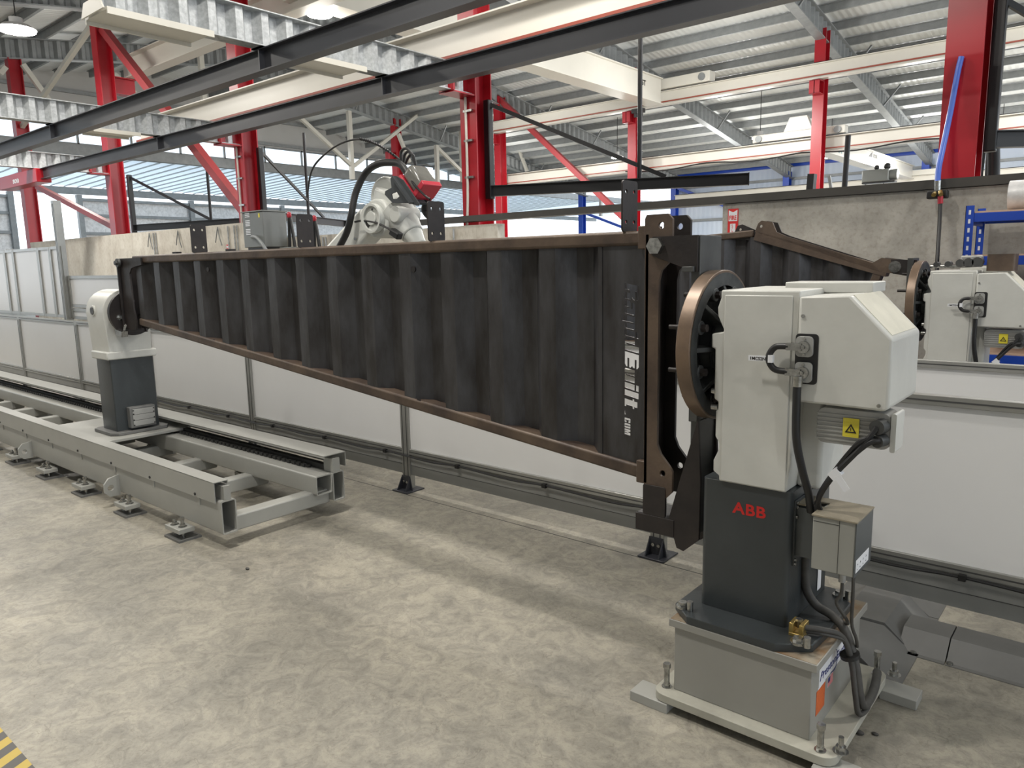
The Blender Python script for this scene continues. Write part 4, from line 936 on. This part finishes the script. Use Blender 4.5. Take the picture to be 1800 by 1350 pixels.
# cover strips over the side beams
def cover(ya, yb, zt_, lip, xa, xb, name, thin=.004):
    mb = MB().box(xa, ya, zt_ - thin, xb, yb, zt_)
    return mb
MB().box(TX0, 2.143, .425, TX1 - .03, 2.236, .430).box(TX0, 2.143, .30, TX1 - .03, 2.148, .427).box(TX0, 2.231, .405, TX1 - .03, 2.236, .427).build('near_cover', 'track', t)
MB().box(TX0, 2.19, .313, TX1 - .005, 2.235, .40).build('near_linear_rail_block', 'track', t)
MB().box(TX0, 2.925, .425, TX1 - .01, 3.105, .430).box(TX0, 3.100, .325, TX1 - .01, 3.105, .427).box(TX0, 2.925, .412, TX1 - .01, 2.930, .427).build('far_cover', 'track', t)
MB().box(TX1 - .1, 2.985, .306, TX1, 3.045, .40).build('end_stop', 'track', t)
MB().box(TX0, 2.99, .306, TX1 - .1, 3.03, .345).build('linear_rail', 'track_dark', t)
rk = MB(); x = -11.9
while x < TX1 - .25: rk.box(x, 2.945, .306, x + .03, 2.968, .330); x += .06
rk.box(TX0, 2.955, .306, TX1 - .25, 2.985, .322)
o = rk.build('gear_rack', 'track_dark', t); o['kind'] = 'stuff'
MB().box(-7.35, 2.20, .352 - .028, -6.28, 3.06, .350).build('carriage_plate', 'track', t, bevel=.004)
MB().box(-7.9, 2.24, .185, -7.30, 2.80, .235).build('mid_tray', 'track', t, bevel=.01)
for k in range(9):
    x = -4.60 - .775 * k
    f = MB().box(x - .10, 2.05, .0, x + .10, 2.20, .014).build('floor_pad', 'tray', t)
    MB().box(x - .10, 2.06, .052, x + .09, 2.165, .082).build('foot_bracket', 'track', f, bevel=.003)
    MB().cyl((x - .045, 2.10, .014), (x - .045, 2.10, .115), .011, n=10).hexa((x - .045, 2.10, .082), Z_, .018, .016).build('levelling_bolt', 'zinc', f)
    MB().cyl((x + .04, 2.11, .014), (x + .04, 2.11, .135), .011, n=10).hexa((x + .04, 2.11, .082), Z_, .018, .016).cyl((x + .04, 2.11, .125), (x + .04, 2.11, .145), .016, n=6).build('levelling_bolt', 'zinc', f)
    if k in (1, 3, 5, 7):
        MB().box(x - .06, 2.97, .0, x + .10, 3.16, .10).build('far_foot', 'track', t)
for k, x in enumerate((-5.62, -7.42, -9.2)):
    MB().plate([(2.162, .085), (2.09, .085), (2.055, .12), (2.055, .18), (2.09, .22), (2.162, .235)], [circ(2.10, .15, .022)], (x, 0, 0), Y_, Z_, .018).build('lifting_lug', 'track', t)
for k in range(8):
    x = -4.42 - .62 * k
    MB().cyl((x, 2.143, .318), (x, 2.137, .318), .009, n=10).build('cover_bolt', 'black', t)
    MB().box(x - .01, 2.156, .245, x + .02, 2.164, .30).build('cover_tab', 'track', t)

# ------------------------------------------------------------------ fence
def post(name, x, y, z0, z1, t, w_=.085, d=.05, m='alu'):
    MB().box(x - w_ / 2, y - d / 2, z0, x + w_ / 2, y + d / 2, z1).build(name, m, t, bevel=.002)
    g = MB()
    for k in (-.25, .25): g.box(x + w_ * k - .004, y - d / 2 - .0012, z0 + .01, x + w_ * k + .004, y - d / 2 + .001, z1 - .01)
    return g
def fence_bay(x0, x1, y, label, foot=True, top=1.085, grp=None, cat='fence'):
    """one bay: the post at its left side, rails, panel and skirt"""
    t = thing('fence_bay', label, cat, (x0, y, 0), grp)
    g = post('post', x0, y, .02 if foot else .1, top - .045, t)
    g.build('slot', 'slot_seam_dark', t)
    a, b = x0 + .043, x1 - .043
    for nm, z in (('top_rail', top - .045), ('bottom_rail', .285)):
        MB().box(x0 - .043 if nm == 'top_rail' else a, y - .024, z, x1 - .043 if nm == 'top_rail' else b, y + .024, z + .045).build(nm, 'alu', t, bevel=.002)
        MB().box(a, y - .0252, z + .019, b, y - .0235, z + .026).build('slot', 'slot_seam_dark', t)
    MB().box(a, y - .006, .33, b, y + .006, top - .045).build('panel', 'panel', t)
    MB().box(a, y - .010, .125, b, y + .004, .285).build('skirt', 'skirt', t)
    MB().box(a, y - .012, .198, b, y - .009, .201).build('skirt_seam', 'slot_seam_dark', t)
    if foot:
        f = MB().box(x0 - .085, y - .10, .0, x0 + .085, y + .08, .010).build('foot', 'navy', t, bevel=.003)
        MB().plate([(-.07, .01), (.07, .01), (.045, .115), (-.045, .115)], [], (x0, y - .026, 0), X_, Z_, .006).build('foot_face', 'navy', f)
        for s_ in (-1, 1):
            MB().add([(x0 + s_ * .04, y - .03, .01), (x0 + s_ * .04, y - .085, .01), (x0 + s_ * .04, y - .03, .11), (x0 + s_ * .047, y - .03, .01), (x0 + s_ * .047, y - .085, .01), (x0 + s_ * .047, y - .03, .11)],
                     [(0, 1, 2), (5, 4, 3), (0, 3, 4, 1), (1, 4, 5, 2), (2, 5, 3, 0)]).build('gusset', 'navy', f)
            MB().cyl((x0 + s_ * .018, y - .032, .07), (x0 + s_ * .018, y - .040, .07), .010, n=12).build('foot_bolt', 'zinc', f)
    return t
FY = 3.70
xs = [-14.65, -12.5, -10.38, -8.35, -6.33, -4.18, -2.03, .12, 2.27]
names = ['far left, beyond the tall screen', 'at the left edge of the photo', 'behind the left end of the track', 'hidden partly by the tailstock column',
         'below the thin end of the steel beam', 'in the middle, under the sloping beam', 'behind the lettered end of the beam', 'at the right edge beyond the near positioner']
for i in range(8):
    fence_bay(xs[i], xs[i + 1], FY, 'white panel fence bay in aluminium frame ' + names[i], grp='near fence bays')
t = thing('fence_cable', 'black cable clipped along the bottom rail of the near fence', 'cable', (-4, FY - .04, .27))
pts = []
x = -8.3
while x < 2.2: pts += [(x, FY - .037, .283), (x + .5, FY - .037, .270)]; x += .78
MB().tube(pts, .007, 6, sub=4).build('cable', 'rubber', t)
x = -8.3
while x < 2.2: MB().box(x - .015, FY - .05, .268, x + .015, FY - .025, .295).build('cable_clip', 'black', t); x += .78
# second fence across the robot lane
for i, x in enumerate([-10.6, -8.4, -6.2, -4.0, -1.8, .4]):
    fence_bay(x, x + 2.2, 4.95, ['second fence bay far left behind the robot lane', 'second fence bay behind the tailstock', 'second fence bay behind the middle of the beam', 'second fence bay behind the cut out lettering',
              'white second fence bay seen above the near fence right of the near positioner', 'second fence bay at the right edge'][i], top=1.085, grp='second fence bays')

# tall screens at the left
def screen(name, x0, x1, y, z0, z1, label, mids=()):
    t = thing(name, label, 'screen', ((x0 + x1) / 2, y, z0))
    for x in (x0, x1): MB().box(x - .022, y - .022, z0, x + .022, y + .022, z1).build('upright', 'alu', t, bevel=.002)
    for z in (z0, z1 - .04) + tuple(mids): MB().box(x0 + .022, y - .02, z, x1 - .022, y + .02, z + .04).build('rail', 'alu', t, bevel=.002)
    MB().box(x0 + .02, y - .005, z0 + .03, x1 - .02, y + .005, z1 - .03).build('panel', 'panel', t)
    return t
SY = 3.80
xp = [float(at_y(px_, 500, SY).x) for px_ in (-60, 16, 31, 75, 96, 118)]
zt_ = float(at_y(60, 436, SY).z)
for i in range(5):
    screen('tall_screen', xp[i] + .025, xp[i + 1] - .025, SY, 1.10, zt_, 'tall white screen panel left of the tall post, %s' % ['leftmost, cut by the photo edge', 'narrow one among the close uprights', 'wide one with a pale reflection', 'narrow one right of the widest', 'the one touching the tall post'][i])
p = at_y(108, 500, SY)
t = thing('tall_post', 'tall aluminium post rising above the screens at the left', 'post', (p.x + .12, SY, 0))
MB().box(p.x + .085, SY - .045, 0, p.x + .175, SY + .045, 2.62).build('profile', 'alu', t, bevel=.003)
g = MB()
for k in (.11, .145): g.box(p.x + k - .004, SY - .0465, .05, p.x + k + .004, SY - .044, 2.58)
g.build('slot', 'slot_seam_dark', t)
screen('upper_screen', -10.80, -6.9, 3.83, 1.245, 1.655, 'low wide white screen above the fence behind the tailstock')
screen('lower_screen', -10.80, -6.9, 3.83, 1.09, 1.235, 'shallow white strip between fence rail and upper screen behind the tailstock')
t = thing('door_uprights', 'bundle of close aluminium uprights at the left edge', 'frame', (xp[1], 3.9, 1.1))
for k in range(4): MB().box(xp[1] + .02 - .085 * k, 3.88, 1.1, xp[1] + .055 - .085 * k, 3.92, zt_ + .02).build('upright', 'alu', t, bevel=.002)

# ------------------------------------------------------------------ floor cable tray
t = thing('floor_tray', 'grey humped steel cable cover on the floor behind the near positioner', 'cable cover', (-.75, 3.4, 0))
def hump(mb, p0, p1, hw, fl, h):
    """trapezoid cover with flat flanges along p0..p1"""
    p0 = V3(p0); p1 = V3(p1); d = (p1 - p0).normalized(); s_ = V3((-d.y, d.x, 0))
    prof = [(-fl, .003), (-hw, .003), (-hw * .45, h), (hw * .45, h), (hw, .003), (fl, .003), (fl, 0), (-fl, 0)]
    vs = [p0 + s_ * a + V3((0, 0, b)) for a, b in prof] + [p1 + s_ * a + V3((0, 0, b)) for a, b in prof]
    n = len(prof)
    return mb.add(vs, [(i, n + i, n + (i + 1) % n, (i + 1) % n) for i in range(n)] + [tuple(range(n)), tuple(range(2 * n - 1, n - 1, -1))])
hump(MB(), (-.83, 3.05, 0), (-.83, 3.40, 0), .19, .23, .085).build('cover_section', 'tray', t)
hump(MB(), (-.83, 3.405, 0), (-.83, 3.79, 0), .19, .23, .095).build('cover_section', 'tray', t)
hump(MB(), (-.83, 3.795, 0), (-.83, 4.5, 0), .19, .23, .085).build('cover_section', 'tray', t)
hump(MB(), (-.68, 3.54, 0), (-.50, 3.54, 0), .155, .18, .075).build('cover_section', 'tray', t)
hump(MB(), (-.495, 3.54, 0), (2.2, 3.54, 0), .155, .18, .075).build('cover_section', 'tray', t)
for x, y in ((-.62, 3.08), (-.62, 3.38), (-.48, 3.375), (-1.04, 3.75)): MB().cyl((x, y, .003), (x, y, .012), .012, n=10).build('screw', 'zinc', t)
# sawn joint in the slab
struct('trim_joint', MB().box(-12, 3.595, -.002, 1.5, 3.600, .0012), 'slot_seam_dark')
tag(MB().box(-4.6, .54, .0005, -2.2, .705, .002).build('hazard_tape', 'hazard'), 'yellow and black hazard tape at the bottom left corner of the floor', 'tape')

# ------------------------------------------------------------------ small things lying on the floor
for i, (a, b, s_) in enumerate([(435, 1001, .012), (1510, 1290, .014), (1538, 1292, .01)]):
    p = at_z(a, b, 0)
    tag(MB().sphere(p + V3((0, 0, s_ * .5)), s_, 5, (1.3, .8, .5)).build('debris_chip', 'greycable'), ['small dark chip on the open floor at left of centre', 'dark clod of dirt right of the riser plate', 'smaller dirt crumb right of the riser plate'][i], 'debris')

# ------------------------------------------------------------------ second steel beam behind the near positioner
def make_truss2():
    y = 5.97
    t = thing('gabled_steel_beam', 'second dark corrugated steel beam sloping down to the farther faceplate', 'beam', (-2.5, y, .9))
    pk = (-2.42, 1.885)
    P = lambda a, b, yy=y: at_y(a, b, yy)
    e = P(1562, 478); l0 = (-6.8, 1.60)
    zt2 = lambda x: pk[1] + (x - pk[0]) * (1.60 - pk[1]) / (-6.8 - pk[0]) if x < pk[0] else pk[1] + (x - pk[0]) * (e.z - pk[1]) / (e.x - pk[0])
    x0 = -6.8; L_ = (-1.52) - x0
    MB().corr((x0, y, 0), L_, X_, Y_, .034, .31, lambda q: .95, lambda q: zt2(x0 + q) - .01, t=.004).build('corrugated_web', 'mill', t)
    MB().bar((x0, y, zt2(x0) + .02), (pk[0] - .02, y, pk[1] + .015), .09, .055).build('left_chord', 'rust', t, bevel=.01)
    MB().bar((x0, y, .95), (-1.6, y, .95), .09, .055).build('bottom_chord', 'rust', t, bevel=.01)
    MB().plate([(-2.63, 1.86), (-2.58, 1.965), (-2.54, 1.975), (-2.28, 1.86), (-2.28, 1.83)], [circ(-2.555, 1.935, .011)], (0, y - .02, 0), X_, Z_, -.012).build('hip_gusset', 'darksteel', t)
    q = [(px_, py_) for px_, py_ in ((1331, 408), (1337, 393), (1343, 388), (1362, 391), (1369, 408), (1385, 415), (1537, 462), (1553, 453), (1590, 457), (1590, 482), (1550, 478), (1365, 418))]
    for dy in (-.05, .06):
        pts = [(float(P(a, b, y).x), float(P(a, b, y).z)) for a, b in q]
        h = P(1342, 398); b2 = P(1573, 469)
        MB().plate(pts, [circ(h.x, h.z, .012)], (0, y + dy, 0), X_, Z_, -.012).build('chord_plate', 'rust' if dy < 0 else 'darksteel', t)
    MB().bar((pk[0], y, pk[1] - .005), (e.x, y, e.z), .10, .07).build('right_chord', 'rust', t)
    a = P(1545, 480); b = P(1535, 560)
    MB().bar((a.x, y, a.z), (-1.62, y, 1.15), .09, .06).build('end_post', 'rust', t, bevel=.005)
    return t
make_truss2()
t = thing('fixture_bracket', 'dark bracket plate between the second steel beam and the farther faceplate', 'bracket', (-1.30, 5.95, 1.5))
def P2(a, b): v = at_y(a, b, 5.90); return (float(v.x), float(v.z))
MB().plate([P2(1566, 456), P2(1612, 457), P2(1612, 500), P2(1600, 486), P2(1569, 481)], [], (0, 5.90, 0), X_, Z_, -.014).build('ear_plate', 'darksteel', t)
v = at_y(1573, 469, 5.90); MB().hexa((v.x, 5.90, v.z), -Y_, .028, .02).build('pivot_bolt', 'zinc', t)
MB().box(-1.285, 5.87, .75, -1.25, 6.05, 1.68).build('back_plate', 'greysteel', t)
MB().box(-1.37, 5.87, .62, -1.25, 6.02, .75).build('lower_arm', 'darksteel', t)

# ------------------------------------------------------------------ industrial robot between the fences
RY = 4.35
def rp(a, b, y=RY): return at_y(a, b, y)
t = thing('industrial_robot', 'white articulated welding robot with a red wire feeder behind the beam', 'robot', (-6.3, RY, .0))
lo = rp(487, 575); base = V3((lo.x, RY, 0))
MB().cyl(base, base + Z_ * .55, .30, .26, n=32).cyl(base + Z_ * .55, base + Z_ * 1.12, .24, .20, n=32).build('base', 'robot', t, bevel=.02)
sh = rp(500, 590); el = rp(660, 384)
MB().cyl(lo - Y_ * .18, lo + Y_ * .18, .2, n=32).build('shoulder', 'robot', t, bevel=.02)
d, s_, u_ = frame(el - lo, Y_)
def taper(mb, p, q, w0, w1, dpt, ax):
    d = (q - p).normalized(); ax = V3(ax); n_ = d.cross(ax).normalized(); vs = []
    for c, ww in ((p, w0), (q, w1)):
        for i, j in ((-1, -1), (1, -1), (1, 1), (-1, 1)): vs.append(c + n_ * (ww / 2 * i) + ax * (dpt / 2 * j))
    return mb.add(vs, [(3, 2, 1, 0), (4, 5, 6, 7), (0, 1, 5, 4), (1, 2, 6, 5), (2, 3, 7, 6), (3, 0, 4, 7)])
taper(MB(), lo, el - d * .02, .30, .25, .20, Y_).build('lower_arm', 'robot', t, bevel=.03)
ec_ = rp(657, 384, RY - .15)
q = MB().cyl(ec_ + Y_ * .02, ec_ + Y_ * .30, .165, n=40).build('elbow_housing', 'robot', t, bevel=.015)
MB().cyl(ec_ + Y_ * .02, ec_ - Y_ * .02, .125, n=40).cyl(ec_ - Y_ * .02, ec_ - Y_ * .035, .06, n=20).build('elbow_cap', 'robot', q, bevel=.006)
sp = ec_ + V3((-.045, -.021, -.03))
MB().plate([(.05 * math.cos(a) * .62 + .02 * math.sin(a), .05 * math.sin(a)) for a in [2 * PI * k / 20 for k in range(20)]], [], sp, X_, Z_, .004).build('cap_recess', 'black', q)
MB().plate(circ(0, 0, .125, 40), [circ(.01, .0, .10, 36)], ec_ - Y_ * .018, X_, Z_, .022).build('cap_ring', 'robot', q, bevel=.003)
MB().cyl(ec_ + V3((.03, -.036, .07)), ec_ + V3((.03, -.040, .07)), .010, n=12).build('cap_hole', 'black', q)
up = rp(680, 350); 
q = taper(MB(), rp(655, 352) + Y_ * .10, rp(712, 372) + Y_ * .02, .30, .28, .24, Y_).build('upper_housing', 'robot', t, bevel=.05)
MB().cyl(rp(676, 346) - Y_ * .02, rp(676, 346) + Y_ * .22, .17, n=36).build('housing_round', 'robot', q, bevel=.02)
w0, w1, w2, w3 = rp(698, 370), rp(725, 412), rp(738, 432), rp(752, 462)
MB().cyl(w0, w1, .15, .10, n=28).cyl(w1, w2, .09, .06, n=24).cyl(w2, w3, .05, .035, n=20).build('wrist', 'robot', t, bevel=.008)
MB().cyl(rp(715, 378) - Y_ * .14, rp(715, 378) + Y_ * .1, .07, n=24).cyl(rp(690, 395) - Y_ * .12, rp(690, 395), .07, n=6).build('wrist_covers', 'robot', t, bevel=.01)
def Rq(a, b): v = at_y(a, b, RY - .17); return (float(v.x), float(v.z))
br = [Rq(*p) for p in ((686, 313), (697, 310), (708, 316), (737, 358), (735, 362), (718, 357), (690, 357), (676, 342), (677, 336), (688, 330))]
ho = [Rq(*p) for p in ((688, 341), (697, 337), (702, 345), (697, 350), (690, 350))]
MB().plate(br, [ho], (0, RY - .17, 0), X_, Z_, -.01).build('feeder_bracket', 'robotdark', t, bevel=.001)
MB().ob(rp(722, 335, RY - .1), rp(735, 355) - rp(706, 313), Y_, (rp(735, 355) - rp(706, 313)).cross(Y_), .30, .22, .02).build('feeder_plate', 'robotdark', t)
fd = (rp(752, 338) - rp(728, 302)).normalized(); fn = fd.cross(Y_).normalized()
c = rp(736, 322, RY - .05)
fe = MB().ob(c - fn * .055 if (c - fn * .055).x < c.x else c + fn * .055, fd, Y_, fn, .25, .22, .05).build('wire_feeder', 'feedred', t, bevel=.012)
cc = c + (fn if fn.x > 0 else -fn) * .035
MB().ob(cc, fd, Y_, fn, .22, .20, .13).build('feeder_cover', 'feedgrey', fe, bevel=.03)
MB().ob(cc + fd * .11, fd, Y_, fn, .05, .205, .15).build('feeder_end', 'feedred', fe, bevel=.008)
MB().tube([rp(752, 352), rp(748, 370), rp(758, 382)], .035, 10).build('torch_neck', 'rubber', t)
hose = [rp(588, 448, RY - .2), rp(608, 412, RY - .2), rp(617, 380, RY - .2), rp(625, 340, RY - .15), rp(642, 305, RY - .1), rp(665, 288, RY - .1), rp(692, 286, RY - .1), rp(705, 290, RY - .1), rp(716, 305, RY - .1)]
MB().tube(hose, .030, 12).build('dress_pack_hose', 'rubber', t)
MB().tube([rp(540, 345, RY), rp(548, 300, RY), rp(570, 272, RY), rp(600, 252, RY), rp(634, 245, RY), rp(670, 258, RY), rp(702, 280, RY), rp(716, 300, RY), rp(725, 320, RY - .15), rp(745, 342, RY - .15), rp(756, 350, RY - .15)], .009, 8).build('wire_conduit', 'rubber', t)
sp_ = MB(); a = rp(634, 245, RY); b = rp(695, 276, RY)
for k in range(16):
    k_ = k / 15; p = a.lerp(b, k_) + V3((0, 0, .025 * math.sin(PI * k_))); sp_.cyl(p - Y_ * .004, p + V3((.008, 0, .006)), .017, n=10)
o = sp_.build('spring_sleeve', 'rubber', t); o['kind'] = 'stuff'
for k in range(3):
    MB().tube([rp(706 + 3 * k, 290), rp(705 + 6 * k, 268 + 5 * k), rp(714 + 5 * k, 261 + 5 * k), rp(724 + 2 * k, 272 + 4 * k), rp(732, 296)], .012, 8).build('feeder_cable', 'rubber', t)
MB().tube([rp(624, 390, RY - .18), rp(640, 388, RY - .18), rp(665, 393, RY - .18), rp(700, 412, RY - .18)], .009, 8).build('signal_cable', 'rubber', t)
MB().ob(rp(696, 411, RY - .15), (1, 0, -.5), Y_, (.5, 0, 1), .11, .06, .06).build('cable_connector', 'rubber', t, bevel=.01)
MB().cyl(rp(624, 420, RY - .10), rp(624, 420, RY - .115), .012, n=10).build('arm_bolt', 'zinc', t)

# ------------------------------------------------------------------ things on the walls
def W(a, b, y=YW - .02): return at_y(a, b, y)
t = thing('wall_cabinet', 'grey electrical cabinet with louvres on the low wall left of the robot', 'cabinet', W(462, 440, 7.3))
a = at_y(428, 375, 7.25); b = at_y(468, 434, 7.25)
MB().box(a.x, 7.22, b.z, b.x, 7.68, a.z).build('housing', 'grey', t, bevel=.012)
MB().box(a.x - .02, 7.20, a.z, b.x + .02, 7.70, a.z + .02).build('lid', 'grey', t, bevel=.004)
for k in range(3):
    lv = MB()
    for j in range(4): lv.box(a.x + .10, 7.212, b.z + .22 + k * .15 + j * .028, a.x + .24, 7.222, b.z + .235 + k * .15 + j * .028)
    lv.build('louvre', 'stick', t)
MB().box(a.x + .05, 7.26, b.z - .06, b.x - .02, 7.66, b.z).build('base_frame', 'rubber', t)
MB().box(a.x + .52, 7.214, a.z - .10, a.x + .56, 7.222, a.z - .03).build('warning_sticker', 'yellow', t)
MB().tube([(a.x + .3, 7.2, b.z + .18), (a.x + .5, 7.17, b.z + .16), (a.x + .68, 7.17, b.z + .02), (a.x + .75, 7.2, b.z - .1)], .03, 10).build('grey_hose', 'galvd', t)
t = thing('cabinet_stand', 'dark stand carrying the grey electrical cabinet', 'stand', (a.x + .35, 7.4, 0))
MB().box(a.x + .08, 7.3, 0, a.x + .14, 7.36, b.z - .062).build('leg', 'navy', t); MB().box(b.x - .14, 7.3, 0, b.x - .08, 7.36, b.z - .062).build('leg', 'navy', t)
MB().box(a.x + .08, 7.3, .8, b.x - .08, 7.36, .86).build('crossbar', 'navy', t)
for i, xx in enumerate((268, 272, 400, 411, 416, 566, 571, 797)):
    p = W(xx, 400)
    zt = 2.55 if p.x < -12.9 else 2.23
    tag(MB().tube([(p.x, YW - .02, .9), (p.x, YW - .02, zt - .03)], .013, 8).build('wall_conduit', 'galv'), 'thin grey conduit running down the low concrete wall', 'conduit', 'wall conduits')
for i, (xx, yy) in enumerate(((262, 400), (312, 392), (347, 388), (382, 386))):
    p = W(xx, yy); mb = MB()
    mb.tube([(p.x, YW - .03, 2.52), (p.x - .05, YW - .04, 2.35), (p.x - .10, YW - .04, 2.22)], .010, 6).tube([(p.x, YW - .03, 2.52), (p.x + .06, YW - .04, 2.32), (p.x + .13, YW - .04, 2.16)], .010, 6)
    tag(mb.build('tie_wire', 'galvd'), 'loose bent tie wires hooked over the top of the left concrete wall', 'wire', 'tie wires on the left wall')
for i, (xx, yy, l) in enumerate(((508, 378, 'left'), (552, 384, 'right'))):
    p = at_y(xx, yy, 7.5)
    t = thing('gas_valve', 'red valve knob on black hoses beside the grey cabinet, the %s one' % l, 'valve', p)
    MB().sphere(p, .055, 8, (1, .6, 1)).build('red_knob', 'feedred', t)
    MB().tube([p + V3((0, 0, -.05)), p + V3((-.02, 0, -.3)), p + V3((-.05, 0, -.62))], .028, 8).tube([p + V3((.03, 0, -.05)), p + V3((.08, 0, -.3)), p + V3((.12, 0, -.60))], .028, 8).build('hose_pair', 'rubber', t)
t = thing('control_box', 'small grey box behind the second mounting plate from the left', 'box', at_y(515, 440, 7.5))
a = at_y(500, 438, 7.5); b = at_y(522, 455, 7.5); MB().box(a.x, 7.4, b.z - .2, b.x, 7.6, a.z + .03).build('housing', 'grey', t, bevel=.01)
# fire extinguisher arrow signs
def fire_sign(a, b, w_, h_, label):
    p = W(a, b, YW - .004); t = thing('fire_sign', label, 'sign', (p.x, YW - .004, p.z - h_))
    y = YW - .006
    MB().box(p.x - w_ / 2, y, p.z - h_, p.x + w_ / 2, y + .004, p.z).build('panel', 'fire', t)
    MB().plate([(-.42 * w_, -.14 * h_), (.42 * w_, -.14 * h_), (.42 * w_, -.03 * h_), (0, -.08 * h_), (-.42 * w_, -.03 * h_)][::-1], [], (p.x, y - .0005, p.z), X_, Z_, .001).box(p.x - .42 * w_, y - .0006, p.z - .28 * h_, p.x + .42 * w_, y, p.z - .12 * h_).add([], []).build('white_field', 'stick', t)
    MB().plate([(-.26 * w_, -.34 * h_), (-.26 * w_, -.82 * h_), (-.42 * w_, -.82 * h_), (0, -.98 * h_), (.42 * w_, -.82 * h_), (.26 * w_, -.82 * h_), (.26 * w_, -.34 * h_)], [], (p.x, y - .0006, p.z), X_, Z_, .001).build('white_arrow', 'stick', t)
    MB().text('FIRE', (p.x - .38 * w_, y - .0008, p.z - .25 * h_), X_, Z_, .10 * h_, .001, bold=.03, stretch=.9 * w_ / h_ * 3.2).build('lettering', 'fire', t)
    tx = MB()
    for k, ch in enumerate('EXTINGUISHER'): tx.text(ch, (p.x - .10 * w_, y - .0008, p.z - (.385 + .036 * k) * h_), X_, Z_, .030 * h_, .001, bold=.03, stretch=1.2)
    tx.build('lettering', 'fire', t)
fire_sign(1289, 367, .115, .46, 'red fire extinguisher arrow sign on the right concrete wall')
fire_sign(400, 430, .10, .40, 'small red and white sign on the left concrete wall')
# blue air hose and regulator
t = thing('air_hose', 'blue air hose hanging to a brass manifold on the right wall cap', 'hose', at_y(1648, 350, 7.6))
MB().tube([at_y(1690, 100, 7.97), at_y(1683, 130, 7.95), at_y(1670, 200, 7.9), at_y(1657, 262, 7.8), at_y(1650, 296, 7.7), at_y(1648, 322, 7.6)], .024, 10).build('blue_hose', 'bluehose', t)
MB().cyl(at_y(1648, 318, 7.6), at_y(1648, 338, 7.6), .03, n=12).build('regulator', 'zinc', t)
p = at_y(1648, 341, 7.6); MB().box(p.x - .08, 7.56, p.z - .04, p.x + .08, 7.66, p.z + .03).build('manifold', 'rubber', t, bevel=.01)
MB().cyl(at_y(1643, 340, 7.55), at_y(1641, 343, 7.5), .018, n=10).cyl(at_y(1653, 337, 7.55), at_y(1654, 342, 7.5), .018, n=10).build('brass_fitting', 'brass', t)
MB().cyl(at_y(1653, 345, 7.55), at_y(1653, 358, 7.55), .022, n=10).build('red_coupler', 'feedred', t)
MB().tube([at_y(1653, 356, 7.55), at_y(1651, 400, 7.5), at_y(1648, 450, 7.4), at_y(1645, 520, 7.3)], .016, 8).build('black_hose', 'rubber', t)

# ------------------------------------------------------------------ blue shelving at the right
RX0, RX1, RYF, RYB = -1.135, 2.0, 7.0, 7.55
t = thing('blue_rack', 'blue boltless steel shelving rack against the right concrete wall', 'rack', ((RX0 + RX1) / 2, (RYF + RYB) / 2, 0))
for x in (RX0, RX1):
    for y in (RYF, RYB):
        u = MB().box(x, y, 0, x + .06, y + .004, 2.08).box(x, y, 0, x + .004, y + .05, 2.08).build('upright', 'blue', t)
        h = MB()
        for k in range(28): h.box(x + .022, y - .0008, .12 + k * .07, x + .038, y + .001, .155 + k * .07)
        h.build('slot_row', 'stick', u)
for z in (.45, .90, 1.30, 1.68, 2.02):
    for y in (RYF + .004, RYB + .004):
        MB().box(RX0 + .06, y, z - .07, RX1, y + .03, z).build('beam', 'blue', t, bevel=.003)
    MB().box(RX0 + .02, RYF + .02, z - .09, RX0 + .05, RYB, z - .03).build('side_tie', 'blue', t)
    MB().box(RX0 + .01, RYF + .008, z + .001, RX1, RYB + .02, z + .014).build('shelf_board', 'shelfwood', t)
t = thing('foil_roll', 'silver bubble foil roll lying on top of the blue rack', 'roll', (-.5, 7.25, 2.04))
MB().cyl((-.88, 7.25, 2.155), (.9, 7.25, 2.155), .115, n=32).build('roll', 'foil', t)
t = thing('blue_crate', 'blue crate on a lower shelf behind the farther positioner', 'crate', (-.2, 7.2, 1.32))
MB().box(-.60, 7.08, 1.318, .0, 7.45, 1.47).build('box', 'blue', t, bevel=.01)
MB().box(-.52, 7.074, 1.37, -.1, 7.08, 1.43).build('white_print', 'stick', t)
